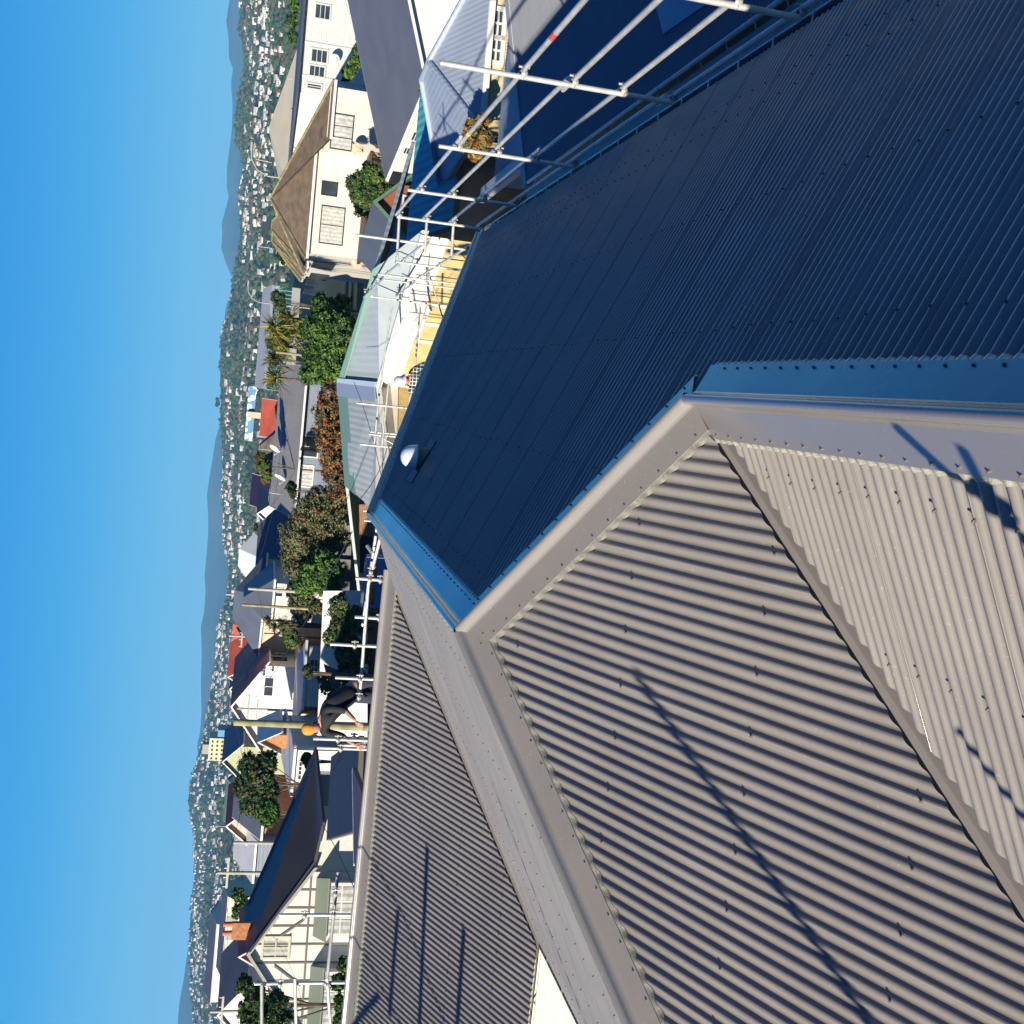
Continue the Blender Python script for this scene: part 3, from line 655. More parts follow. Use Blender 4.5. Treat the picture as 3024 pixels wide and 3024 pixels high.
# --- H1 white weatherboard house, top of the photo
h = House('house', 'tall white weatherboard house with small paned windows, topmost building beside the far hills', 'house', (880, 273, 95), (905, -150, 98), 12)
h.walls(m_wbw); h.roof(m_darkgrey, 'flat', 0.12, 0.5, fascia=m_darkgrey, th=.2)
for r, c, k in (((931, 19, 975, 52), 3, 1), ((920, 152, 966, 180), 3, 2), ((914, 200, 958, 222), 3, 2), ((908, 253, 948, 259), 1, 1)): h.win((r[0], r[3], r[2], r[1]), 2 if c == 1 else 1, 3 if c == 3 else 1, fw=.13)
mb = MB()
for t in (128, 228): 
    p = h.loc(930, t); mb.box((p.x - .08, -.05, 0), (p.x + .08, .02, h.h))
mb.build('corner_board', m_trim, h.e)
a, b = h.loc(1005, -60), h.loc(1062, 96); mb = MB()
for k in range(4): mb.tube((a.x, -2.2 + .0, a.z + k*.33), (b.x, -2.2, b.z + k*.33), 0.05 if k in (0, 3) else .03, 6)
for k in range(9): t = k/8; mb.tube((a.x + (b.x-a.x)*t, -2.2, a.z + (b.z-a.z)*t - .8), (a.x + (b.x-a.x)*t, -2.2, a.z + (b.z-a.z)*t + 1.0), .045, 6)
mb.build('stair_railing', m_trim, h.e)
p = h.M @ (h.loc(987, 186) + V((0, -.55, 0))); sat_dish('satellite_dish', 'grey satellite dish on the white weatherboard wall at the top of the photo', p, 0.42, (-.4, -1, .5), h.M @ (h.loc(1000, 196)), mat('dish_grey', (0.45, 0.46, 0.46), 0.5))

# --- H2 dark grey roofed house
h = House('house', 'white boarded house under a big plain dark grey roof, below the tall white house', 'house', (1128, 500, 76), (1255, 230, 60), 24)
m_gr = mat('grey_butyl_iron', (0.145, 0.15, 0.165), 0.5, var=0.07, scale=0.5, wave=('X', 0.76, 0.006, 'LINE'))
h.walls(m_wbw); h.roof(m_gr, 'par', 3.6, 0.5, mw=m_wbw, th=.12)
h.win((1213, 413, 1240, 390), 1, 2); h.win((1190, 452, 1212, 436), 1, 2)
mb = MB(); n = int((h.L + .8)/.3)
for i in range(n): mb.tube((-.4 + i*.3, -.62, h.h - .32), (-.4 + i*.3, -.5, h.h - .16), 0.07, 6)
mb.build('rib_ends', m_trim, h.e)

# --- H3 cream tiled house
m_tiles = mat('concrete_tiles', (0.125, 0.090, 0.060), 0.85, var=0.2, scale=1.5, wave=('Z', 0.2, 0.16, 'SAW'))
h = House('house', 'two storey cream plaster house with brown tiled hip roofs and lichen covered ridges', 'house', (900, 745, 92), (923, 435, 92), 21)
h.walls(m_stucco)
zt_, zl_ = h.h - .15, h.h - .95; ap = V((4.4, 4.2, h.h + 2.9)); q_ = [V(p) for p in ((-.5, -.5, zt_), (h.L - .4, -.5, zt_), (h.L - .4, -6.0, zl_), (h.L + 3.8, -6.0, zl_), (h.L + 3.8, 8.5, zl_), (-.5, 8.5, zt_))]
mb = MB()
for i_ in range(6): mb.prism([q_[i_], q_[(i_ + 1) % 6], ap], (0, 0, -.12))
rf_ = mb.build('roof', m_tiles, h.e); mb = MB()
for p_ in (q_[0], q_[3], q_[4], q_[5]): mb.tube(p_ + V((0, 0, .03)), ap + V((0, 0, .03)), .1, 6)
mb.build('ridge_capping', m_lichen, rf_)
for a_, b_ in ((q_[0], q_[1]), (q_[2], q_[3])): mb = MB(); mb.box((a_.x, a_.y - .04, a_.z - .2), (b_.x, a_.y - .005, a_.z - .0)); mb.build('gutter', m_trim, rf_)
h.roof(m_tiles, 'hip', 2.6, 0.5, x1=6.0, y0=7.6, y1=12.8, cap=m_lichen); h.roof(m_tiles, 'hip', 2.5, 0.5, x1=6.0, y0=12.6, y1=17, cap=m_lichen); h.roof(m_tiles, 'hip', 2.1, 0.5, x1=7.5, y0=16.8, y1=21, cap=m_lichen)
h.walls(m_stucco, h.L - .2, h.L + 3.4, -5.6, 6.0, h.h - .75)
h.win((943, 715, 1018, 617), 2, 1, frame=m_black, pane=m_curtain); h.win((950, 573, 996, 542), 1, 1, frame=m_black)
h.win((976, 436, 1044, 345), 3, 1, frame=m_black, pane=m_curtain, off=-5.6)
for r in ((920, 788, 990, 778), (912, 822, 972, 812), (903, 840, 958, 832), (895, 866, 946, 858)): h.win(r, 1, 1, 'L', frame=m_black)
h.win((1085, 735, 1098, 640), 3, 1, frame=m_trim)
mb = MB(); 
for k in range(5): mb.tube((-.2 + k*1.9, -3.2, 0), (-.2 + k*1.9, -3.2, 3.0), .07, 6)
mb.box((-.4, -3.4, 2.9), (h.L - .4, 0, 3.1)); mb.build('verandah_roof', m_tiles, h.e)
p = h.M @ V((h.L + 2.0, -5.0, h.h - 3.1)); sat_dish('satellite_dish', 'rusty orange satellite dish beside the window with three curtained lights', aty(1057, 441, 85.4), 0.42, (-.6, -1, .5), aty(1075, 450, 86.2), mat('rusty_dish', (0.52, 0.22, 0.10), 0.6, col2=(0.6, 0.45, 0.3), scale=3))
sat_dish('satellite_dish', 'rusty orange satellite dish standing near the shaded terrace', aty(1052, 776, 93.5), 0.5, (-.7, -.8, .5), aty(1070, 782, 93.8), mat('rusty_dish', (0.52, 0.22, 0.10), 0.6, col2=(0.6, 0.45, 0.3), scale=3))

# --- H4 long cream roofed building behind
h = House('long_building', 'long low cream roofed building standing behind the bushes and the tiled house', 'building', (868, 560, 135), (866, 120, 135), 17)
h.walls(m_cream); h.roof(m_cflat, 'hip', 2.7, 0.5)
for k in range(9): h.win((V((1.2 + k*1.9, 0, h.h - 1.6)), V((2.6 + k*1.9, 0, h.h - .45))), 1, 1, px=False)

# --- H5 grey green roofed house in the middle: two wings meeting in a valley
m_g5 = mat('sage_grey_iron', (0.36, 0.40, 0.39), 0.45, var=0.05, scale=0.7, wave=('X', 0.2, 0.015, 'SIN'))
m_sage = mat('sage_ridge', (0.20, 0.33, 0.26), 0.5)
P5 = {k: aty(*v) for k, v in dict(eR=(1248, 680, 27.4), eC=(1106, 1143, 35), eL=(1140, 1400, 33.4), rR=(1109, 798, 30), rC=(993, 1130, 40), rL=(1020, 1435, 37.5)).items()}
for k in ('eR', 'eC'): P5[k].z = -3.45
for k in ('rR', 'rC'): P5[k].z = -2.62
P5['eL2'] = P5['eL'] + (P5['eL'] - P5['eC'])*0.55; P5['rL2'] = P5['rL'] + (P5['rL'] - P5['rC'])*0.0
o5 = V((0, 36, -9.2)); H5 = empty('house', o5, 0, 'broad house with grey green iron roof and white and yellow walls behind the far scaffold', 'house')
def ch(mb, name, m, parent=None, po=H5): o = mb.build(name, m); o.parent = parent or po; o.matrix_parent_inverse = Matrix.Translation(-po.location); return o
mb = MB(); mb.prism([P5['eR'], P5['eC'], P5['rC'], P5['rR']], (0, 0, -.1)); ch(mb, 'roof_slope', m_g5)
mb = MB(); mb.prism([P5['eC'], P5['eL2'], P5['rL2'], P5['rC']], (0, 0, -.1)); ch(mb, 'roof_slope', mat('sage_iron_lit', (0.46, 0.50, 0.46), 0.45, var=0.04, scale=0.7, wave=('X', 0.2, 0.015, 'SIN')))  # lighter copy of the roof iron: this slope's sunlight put into the colour
bk = [P5['rR'] + V((4, 3, -1)), P5['rC'] + V((0, 5, -1)), P5['rL2'] + V((-4, 3, -1))]
mb = MB(); mb.prism([P5['rR'], P5['rC'], bk[1], bk[0]], (0, 0, -.1)); mb.prism([P5['rC'], P5['rL2'], bk[2], bk[1]], (0, 0, -.1)); ch(mb, 'back_roof_slope', m_g5)
def strip(a, b, ea, eb, f, up=.03):   # flashing band lying on the slope along its ridge
    mb = MB(); mb.prism([a + V((0, 0, up)), b + V((0, 0, up)), b.lerp(eb, f) + V((0, 0, up)), a.lerp(ea, f) + V((0, 0, up))], (0, 0, -.02)); return mb
ch(strip(P5['rR'], P5['rC'], P5['eR'], P5['eC'], .17), 'ridge_flashing', m_sage); ch(strip(P5['rC'], P5['rL2'], P5['eC'], P5['eL2'], .26), 'ridge_flashing', m_sage)
mb = MB(); d_ = (P5['rR'] - P5['rC']).normalized(); e_ = (P5['rL2'] - P5['rC']).normalized(); w_ = .55
mb.prism([P5['rC'] + V((0, 0, .05)), P5['eC'] + V((0, 0, .05)), P5['eC'] + d_*w_ + V((0, 0, .07)), P5['rC'] + d_*w_ + V((0, 0, .07))], (0, 0, -.03))
mb.prism([P5['rC'] + V((0, 0, .05)), P5['rC'] + e_*w_ + V((0, 0, .07)), P5['eC'] + e_*w_ + V((0, 0, .07)), P5['eC'] + V((0, 0, .05))], (0, 0, -.03)); ch(mb, 'valley_flashing', mat('zinc_valley', (0.40, 0.46, 0.50), 0.3, spec=.7))
def inset(p, q, k=.45):
    c = V((1.5, 45, 0)); return p + (V((c.x - p.x, c.y - p.y, 0)).normalized()*k)
W5 = [inset(P5['eR'], 0), inset(P5['eC'], 0, .5), inset(P5['eL2'], 0)]
for nm, za, zb_, m, k in (('wall', -3.55, -4.18, m_white, 0), ('lower_wall', -4.16, -9.4, m_yellow, .06)):
    mb = MB()
    for a, b in ((W5[0], W5[1]), (W5[1], W5[2])):
        a, b = a + V((0, k, 0)), b + V((0, k, 0)); mb.prism([(a.x, a.y, za), (b.x, b.y, za), (b.x, b.y + 3.5, za), (a.x, a.y + 3.5, za)], (0, 0, zb_ - za))
    ch(mb, nm, m)
mb = MB()
for a, b in ((P5['eR'], P5['eC']), (P5['eC'], P5['eL2'])): mb.prism([a + V((0, -.02, -.0)), b + V((0, -.02, 0)), b + V((0, .45, -.02)), a + V((0, .45, -.02))], (0, 0, -.16))
ch(mb, 'fascia', m_trim)
# window with venetian blind on the yellow wall
n5 = (W5[1] - W5[0]).cross(V((0, 0, 1))).normalized(); a, b = hitp(1262, 1008, n5, W5[0]), hitp(1262, 897, n5, W5[0]); n5 = n5 if n5.y < 0 else -n5
a.z = b.z = -4.30; f = MB(); dn = V((0, 0, -1.15))
f.prism([a + n5*.06, b + n5*.06, b - n5*.02, a - n5*.02], (0, 0, .10)); f.prism([a + dn + n5*.1, b + dn + n5*.1, b + dn - n5*.02, a + dn - n5*.02], (0, 0, -.08))
for t in (0, .5, 1): p = a.lerp(b, t); s_ = (b - a).normalized()*.05; f.prism([p - s_ + n5*.05, p + s_ + n5*.05, p + s_, p - s_], dn)
wn = ch(f, 'window', m_trim); g = MB(); g.prism([a + n5*.02, b + n5*.02, b, a], dn); ch(g, 'pane', mat('blind', (0.55, 0.55, 0.52), 0.5, wave=('Z', 0.1, 0.03, 'SAW')), wn)

# --- H6 teal shed, H7 pale blue roofed cottage
m_teal = mat('teal_iron', (0.09, 0.42, 0.42), 0.45, var=0.05, scale=1, wave=('X', 0.28, 0.04, 'SIN'))
h = House('shed', 'long lean-to shed with teal ribbed roof and beige boarded wall', 'shed', (1336, 655, 34), (1380, 150, 34), 4.6)
h.walls(mat('beige_boards', (0.55, 0.42, 0.27), 0.6, var=0.05, wave=('Z', 0.3, 0.012, 'LINE')), h=h.h - .1); h.roof(m_teal, 'flat', 0.75, 0.15, fascia=mat('olive_gutter', (0.16, 0.15, 0.11), 0.5))
m_lb = mat('pale_blue_iron', (0.30, 0.35, 0.42), 0.4, var=0.05, scale=0.8, wave=('X', 0.15, 0.012, 'SIN'))
h = House('cottage', 'cream boarded cottage with pale blue grey hip roof and white paned windows', 'house', (1406, 345, 30.0), (1428, -110, 30.4), 5.4)
h.walls(mat('cream_boards', (0.55, 0.47, 0.29), 0.55, var=0.05, wave=('Z', 0.2, 0.01, 'LINE'))); h.roof(m_lb, 'hip', 1.0, 0.3, cap=m_lb)
for r in ((1450, 178, 1478, 122), (1456, 104, 1484, 36)): h.win((r[0], r[1], r[2], r[3]), 2, 2, fw=.12)

# --- H9 hut with green fascia
h = House('hut', 'small dark roofed hut with green fascia and rusty red wall below the dark bush', 'hut', (1172, 690, 43), (1182, 545, 43.5), 5)
h.walls(mat('rust_red_boards', (0.28, 0.09, 0.04), 0.7, var=0.2, scale=3)); h.roof(m_darkgrey, 'perp', 1.0, 0.3, fascia=m_greenr, mw=mat('rust_red_boards', (0.28, 0.09, 0.04), 0.7)); h.win((1190, 640, 1215, 585), 2, 1)

# --- H10 long low house with taupe roof and blue grey walls
h = House('house', 'long low blue grey house with broad taupe roof behind the red brown hedge', 'house', (866, 1495, 95), (888, 1112, 95), 14)
m_tr = mat('taupe_iron', (0.27, 0.26, 0.23), 0.5, var=0.08, scale=0.5, wave=('X', 0.76, 0.01, 'LINE'))
h.walls(m_greywall); h.roof(m_tr, 'par', 1.7, 0.9, mw=m_greywall)
h.win((884, 1345, 940, 1292), 2, 1, fw=.1); h.win((888, 1435, 925, 1378), 3, 1, fw=.1, pane=m_curtain)
sat_dish('satellite_dish', 'white satellite dish on the taupe roof nearer the photo centre', aty(812, 1325, 99), 0.5, (-1, -.5, .6), aty(828, 1334, 99.5), m_trim)
sat_dish('satellite_dish', 'white satellite dish on the taupe roof end furthest down the photo', aty(827, 1410, 97), 0.5, (-1, -.4, .5), aty(840, 1420, 97.5), m_trim)
# --- houses left of the middle
def simple(name, label, cat, L, R, W, kind, rise, mw, mr, over=.35, wins=(), **k):
    h = House(name, label, cat, L, R, W); h.walls(mw); h.roof(mr, kind, rise, over, mw=mw, **k)
    for r in wins: h.win((r[0], max(r[1], r[3]), r[2], min(r[1], r[3])), *(r[4:6] if len(r) > 4 else (2, 1)))
    return h
m_slate = mat('slate_blue_roof', (0.085, 0.10, 0.13), 0.5, var=0.1, scale=0.6)
# peach villas
simple('house', 'cream villa with slate blue hip roof just past the big rounded bush', 'house', (768, 1760, 95), (782, 1650, 98), 8, 'hip', 2.2, m_peach, m_slate, wins=[(775, 1712, 790, 1696), (772, 1738, 786, 1722)])
simple('house', 'cream gabled villa whose slate blue roof slopes steeply behind the power pole', 'house', (788, 1838, 88), (804, 1722, 88), 8, 'hip', 2.0, m_stucco, m_slate, wins=[(815, 1760, 835, 1740)])
simple('house', 'pale iron roofed cottage squeezed beyond the slate blue villas', 'house', (752, 1640, 140), (762, 1570, 142), 8, 'hip', 2.0, m_white, m_pale)
simple('house', 'dark striped iron roofed house in front of the grey green rounded bush', 'house', (845, 1625, 100), (862, 1470, 104), 10, 'par', 2.6, m_white, mat('charcoal_stripe_iron', (0.10, 0.11, 0.13), 0.5, var=0.06, wave=('X', 0.5, 0.03, 'SIN')))
simple('house', 'low house with navy roof and white barge next to the solar panels', 'house', (800, 1560, 120), (832, 1470, 118), 9, 'perp', 2.0, m_white, m_slate)
simple('house', 'red iron roofed house with pale walls left of the cabbage tree', 'house', (748, 1952, 120), (757, 1865, 122), 8, 'par', 2.6, m_peach, m_red, wins=[(752, 1935, 762, 1905, 3, 1)])
simple('house', 'small red roofed house peeping over between two poles', 'house', (742, 1862, 125), (748, 1790, 127), 7, 'hip', 2.0, m_peach, m_red)
simple('house', 'house with dark roof and sage gable behind the terracotta ridge', 'house', (716, 2080, 130), (712, 1990, 130), 9, 'perp', 1.4, mat('sage_wall', (0.42, 0.46, 0.33), 0.6), m_slate)
h = simple('house', 'white gabled house with terracotta iron roof and shaded blue side wall', 'house', (759, 2205, 96), (781, 1966, 96), 16, 'perp', 2.5, m_wbw, m_terra, over=.5, wins=[(779, 2053, 808, 2002, 2, 1), (768, 2168, 800, 2138, 1, 1)])
for k in range(6): h.win((V((0, 2.0 + k*2.2, h.h - 1.9)), V((0, 3.0 + k*2.2, h.h - .8))), 1, 2, 'R', frame=m_black, px=False, off=0)
# white flat topped garages and fences in front
h = House('garage', 'white flat roofed garage block under the terracotta roofed house', 'garage', (872, 2190, 90), (896, 1985, 90), 9); h.walls(m_white); h.roof(m_pale, 'flat', .3, .35); h.win((905, 2150, 935, 2110), 2, 2)
h = House('garage', 'long white garage with brown door beneath the pale wall', 'garage', (885, 2085, 83), (908, 1905, 85), 7); h.walls(m_stucco); h.roof(m_pale, 'flat', .3, .3, fascia=m_trim)
mb = MB(); h.win((915, 1990, 940, 1950), 2, 2); a = h.loc(930, 2060); mb.box((a.x, -.05, 0), (a.x + 2.3, .0, 2.1)); mb.build('door', mat('brown_door', (0.30, 0.17, 0.08), 0.6), h.e)
h = House('house', 'small brick gabled house partly hidden by the dark olive tree', 'house', (800, 2210, 80), (803, 2170, 80), 5); h.walls(m_brick); h.roof(m_trim, 'perp', 1.0, .3, mw=m_brick)
simple('house', 'olive green gabled house beneath the yellow apartment tower', 'house', (700, 2292, 115), (705, 2205, 115), 10, 'perp', 1.6, mat('olive_wall', (0.36, 0.37, 0.20), 0.6), m_slate)
# white long building with windows, left of the olive tree
simple('house', 'white low house with flat long roof below the dark olive tree', 'house', (858, 2330, 75), (868, 2215, 75), 8, 'flat', .5, m_white, m_pale, wins=[(880, 2300, 892, 2250, 4, 1)])
simple('house', 'house with red gable and navy roof between olive tree and big dark roof', 'house', (718, 2478, 92), (716, 2395, 92), 9, 'perp', 1.4, m_peach, m_red)
simple('house', 'white cottage with orange brick wall and navy roof below the red gable', 'house', (762, 2462, 80), (768, 2400, 80), 8, 'par', 1.9, m_brick, m_slate)
simple('house', 'pale roofed house with sharp white gable behind the big dark roof', 'house', (748, 2590, 90), (742, 2490, 90), 10, 'par', 1.5, m_greywall, m_pale)
simple('house', 'pale grey roofed long house above the tudor style house chimney', 'house', (740, 2900, 88), (720, 2740, 92), 9, 'par', 2.0, m_white, m_slate)
simple('house', 'red roofed white gable beside the tudor style house chimney', 'house', (752, 2845, 70), (748, 2790, 70), 6, 'perp', 1.0, m_white, m_red)

# --- H1t tudor style gabled house
h = House('tudor_house', 'white and dark timbered gabled house with big dark roof, lower left in the photo', 'house', (965, 3060, 48), (916, 2575, 50), 13, ze=-3.97)
m_batten = mat('dark_batten', (0.16, 0.135, 0.11), 0.7)
h.walls(m_white); gr = 2.55
h.roof(mat('near_black_roof', (0.028, 0.03, 0.036), 0.55, var=0.1, scale=0.8), 'perp', gr, 0.22, mw=m_white, fascia=mat('grey_barge', (0.36, 0.34, 0.30), 0.6), th=.12)
mb = MB(); L = h.L
for k in range(1, 9):
    x = L*k/9; z1 = h.h + gr*(1 - abs(x - L/2)/(L/2)) - .12; mb.box((x - .035, -.03, h.h - 2.6), (x + .035, 0, z1))
mb.box((0, -.045, h.h - .10), (L, 0, h.h - .02))
for x0, x1 in ((L*.30, L*.42), (L*.70, L*.58)):
    p, q = V((x0, -.05, h.h + .1)), V((x1, -.05, h.h + 1.3)); mb.prism([p, p + V((0, .05, 0)), p + V((.1, .05, 0)), p + V((.1, 0, 0))], q - p)
mb.build('timber_battens', m_batten, h.e)
h.win((776, 2826, 852, 2771), 2, 2, fw=.10, frame=mat('cream_frame', (0.60, 0.56, 0.38), 0.5), pane=m_curtain)
for x0 in (L*.62, L*.08):   # two bay windows with small lean roofs
    w_ = 2.3; mb = MB(); mb.box((x0, -.75, h.h - 2.5), (x0 + w_, 0, h.h - .75)); b_ = mb.build('bay_window', m_white, h.e)
    mb = MB(); mb.prism([(x0 - .2, -.95, h.h - .78), (x0 + w_ + .2, -.95, h.h - .78), (x0 + w_ + .1, 0, h.h - .3), (x0 - .1, 0, h.h - .3)], (0, 0, -.06)); mb.build('bay_roof', mat('green_grey_lead', (0.22, 0.25, 0.18), 0.6), b_)
    mb = MB(); mg = MB()
    for i in range(3):
        for j, (z0, z1) in enumerate(((h.h - 2.0, h.h - 1.45), (h.h - 1.38, h.h - .92))):
            xa = x0 + .12 + i*.7; mg.box((xa, -.77, z0), (xa + .6, -.74, z1))
    mg.build('pane', m_curtain, b_)
mb = MB(); mb.box((L*.50, 3.2, h.h + 1.5), (L*.50 + .75, 3.8, h.h + 3.2)); c_ = mb.build('chimney', m_brick, h.e)
mb = MB(); mb.lathe((L*.5 + .25, 3.55, h.h + 3.2), [(.13, 0), (.11, .35), (.14, .4), (.1, .42)], 10); mb.lathe((L*.5 + .65, 3.55, h.h + 3.2), [(.13, 0), (.11, .35), (.14, .4), (.1, .42)], 10); mb.build('chimney_pot', mat('terracotta_pot', (0.5, 0.14, 0.06), 0.7), c_)
# right wing under the same dark roof
mb = MB(); zr = h.h + gr; q = [h.loc(925, 2205, 'G', h.h + .1), h.loc(953, 2425, 'G', h.h - .1)]
mb.prism([(L*.52, -.4, zr - .05), (L + .5, -.45, h.h - .1), (q[1].x, q[1].y, h.h - .1), (q[0].x, q[0].y, h.h), (L*.52 + .4, 9.5, zr - .05)], (0, 0, -.12))
mb.build('wing_roof', mat('near_black_roof', (0.028, 0.03, 0.036), 0.55), h.e)
mb = MB(); mb.box((L, .2, -1), (L + 2.9, 8, h.h - .2)); mb.build('wing_wall', m_white, h.e)
mb = MB(); mb.box((L + 2.9, .6, h.h - 2.0), (L + 4.3, 4, h.h - .25)); mb.build('sunroom', mat('sunroom_glass', (0.16, 0.26, 0.32), 0.15, spec=.8, wave=('X', 0.5, 0.04, 'LINE')), h.e)

# --- near lean-to with dark red-brown roof beside our wing
a, b = aty(1046, 2548, 23), aty(999, 2264, 25); a.z = b.z = -2.72; e = empty('outbuilding', a, 0, 'flat outbuilding with plain maroon roof and pale gutter just beyond the left ridge', 'outbuilding')
c, d = b + V((.5, -5, 0)), a + V((0, -5, 0)); T_ = lambda *q: [V(x) - a for x in q]
mb = MB(); mb.prism(T_(a, b, c, d), (0, 0, -.1)); mb.build('roof', mat('maroon_butyl', (0.085, 0.055, 0.058), 0.6, var=0.1, scale=1), e)
mb = MB(); g = (b - a).normalized().cross(V((0, 0, 1)))*-.12; mb.prism(T_(a + g, b + g, b, a), (0, 0, -.11)); mb.build('gutter', m_pale, e)
mb = MB(); mb.prism([q + V((0, 0, -.12)) for q in T_(a + V((.2, -.2, 0)), b + V((-.2, -.2, 0)), c + V((-.2, .2, 0)), d + V((.2, .2, 0)))], (0, 0, -6)); mb.build('wall', m_white, e)
h = House('house', 'house with near black hip roof behind the worker in the orange cap', 'house', (1010, 2425, 36), (990, 2205, 37), 6, ze=-4.15)
h.walls(m_greywall); h.roof(mat('near_black_roof', (0.028, 0.03, 0.036), 0.55), 'flat', .35, .3, fascia=m_batten)
# --- yellow apartment tower on the rise
h = House('apartment_tower', 'pale yellow apartment tower rising above the roofs against the far hill', 'tower', (622, 2246, 700), (612, 2180, 700), 14, zb=-46)
h.walls(mat('tower_yellow', (0.68, 0.55, 0.30), 0.7, wave=('Z', 2.8, 0.3, 'LINE')))
h.roof(mat('tower_roof', (0.3, 0.28, 0.22), 0.7), 'flat', .3, .1)
mb = MB()
for i in range(8):
    for k in range(5): mb.box((.7 + k*2.7, -.12, h.h - 2.4 - i*2.9), (2.0 + k*2.7, 0, h.h - 1.2 - i*2.9))
mb.build('windows', m_glass_far, h.e)
mb = MB(); mb.box((h.L - .1, 1, -1), (h.L + 5, 13, h.h - 4.5)); mb.build('blue_side_block', mat('tower_blue', (0.05, 0.22, 0.36), 0.5), h.e)
mb = MB(); mb.box((3, 3, h.h), (9, 9, h.h + 4)); mb.build('lift_housing', mat('tower_roof', (0.3, 0.28, 0.22), 0.7), h.e)

# --- long station canopy with green trusses and a platform wall
o = aty(800, 860, 150); e = empty('station_canopy', (0, 0, 0), 0, 'long grey roofed canopy on green steel trusses, below the wooded knob', 'canopy')
a, b = aty(792, 1150, 165), aty(790, 840, 175); a.z = b.z = (a.z + b.z)/2 
mb = MB(); up = V((0, 0, 1)); mb.prism([a, b, b + V((0, 9, 1.3)), a + V((0, 9, 1.3))], (0, 0, -.4)); mb.build('canopy_roof', m_pale, e)
mb = MB(); n = 26
for i in range(n):
    p, q = a.lerp(b, i/n), a.lerp(b, (i + 1)/n); mb.tube(p + V((0, .5, -.4)), p + V((0, .5, -3.0)), .09, 5); mb.tube(p + V((0, .5, -.4)), q + V((0, .5, -2.0)), .05, 4); mb.tube(q + V((0, .5, -.4)), p + V((0, .5, -2.0)), .05, 4)
mb.tube(a + V((0, .5, -2.0)), b + V((0, .5, -2.0)), .07, 5); mb.build('truss', mat('truss_green', (0.10, 0.26, 0.20), 0.5), e)
mb = MB(); mb.prism([a + V((0, 0, -3)), b + V((0, 0, -3)), b + V((0, 8, -3)), a + V((0, 8, -3))], (0, 0, -1.2)); mb.build('platform', m_white, e)
# civic building with patterned screen
h = House('civic_building', 'grey block with blue and white speckled screen and cream tower', 'building', (762, 1400, 190), (770, 1165, 190), 16, ze=-6.2); h.walls(mat('civic_grey', (0.26, 0.27, 0.25), 0.6, var=.1, scale=.4)); h.roof(m_pale, 'flat', .3, .2)
for r in ((770, 1255, 784, 1245), (766, 1282, 780, 1272)): h.win((r[0], r[1], r[2], r[3]), 1, 1)
mb = MB(); p, q = h.loc(735, 1296), h.loc(758, 1140); mb.box((p.x, -.6, p.z - 2), (q.x, -.3, p.z + .2)); 
ms = bpy.data.materials.new('speckled_screen'); ms.use_nodes = True; t_ = ms.node_tree; vo = t_.nodes.new('ShaderNodeTexVoronoi'); vo.inputs['Scale'].default_value = 1.1; rr = t_.nodes.new('ShaderNodeValToRGB')
rr.color_ramp.elements[0].position = .45; rr.color_ramp.elements[0].color = (.75, .78, .78, 1); rr.color_ramp.elements[1].position = .55; rr.color_ramp.elements[1].color = (.10, .24, .38, 1)
tc_ = t_.nodes.new('ShaderNodeTexCoord'); t_.links.new(tc_.outputs['Object'], vo.inputs['Vector']); t_.links.new(vo.outputs['Distance'], rr.inputs['Fac']); t_.links.new(rr.outputs[0], t_.nodes['Principled BSDF'].inputs['Base Color'])
mb2 = MB(); p, q = h.loc(722, 1300), h.loc(758, 1142); mb2.box((min(p.x, q.x), -.9, min(p.z, q.z)), (max(p.x, q.x), -.5, max(p.z, q.z))); mb2.build('patterned_screen', ms, h.e)
mb = MB(); p, q = h.loc(730, 1232), h.loc(788, 1220); mb.box((min(p.x, q.x), -1.6, min(p.z, q.z)), (max(p.x, q.x), -.92, max(p.z, q.z))); mb.build('tower_fin', m_peach, h.e)
simple('house', 'orange red gabled brick house below the cream tower', 'house', (826, 1290, 135), (832, 1195, 135), 9, 'par', 2.3, mat('orange_red_wall', (0.36, 0.10, 0.05), 0.7), m_red, over=.4)
simple('house', 'grey tiled gable roof rising behind the taupe roofed house', 'house', (822, 1390, 125), (828, 1270, 125), 8, 'hip', 2.3, m_greywall, m_tile)
simple('house', 'building with rows of dark solar panels on a low roof', 'house', (792, 1500, 120), (797, 1425, 120), 10, 'par', 1.9, m_white, mat('solar_blue', (0.035, 0.025, 0.045), 0.2, spec=.8, wave=('X', 1.0, 0.03, 'LINE')))
# stadium-like long halls far left
h = House('long_hall', 'long grey roofed hall with white end wall far left near the skyline', 'hall', (618, 2960, 480), (640, 2730, 480), 22, zb=-36); h.walls(m_white); h.roof(m_darkgrey, 'par', 3.0, .5, mw=m_white)
h = House('long_hall', 'long hall with chequered cream and grey wall below the white ended hall', 'hall', (655, 2880, 330), (668, 2650, 330), 12, zb=-30)
h.walls(mat('chequer_wall', (0.62, 0.57, 0.40), 0.7, wave=('Z', 1.2, 0.1, 'LINE'))); h.roof(m_darkgrey, 'par', 1.6, .5, mw=m_white)
mb = MB()
for k in range(int(h.L/5)): mb.box((1 + k*5, -.1, h.h - 3.6), (3.4 + k*5, 0, h.h - .6))
mb.build('windows', mat('grey_panels', (0.25, 0.26, 0.24), 0.6), h.e)
simple('house', 'green iron roofed shed low on the hill near the olive tree', 'shed', (684, 2440, 200), (690, 2330, 200), 8, 'par', 1.5, m_white, m_greenr)
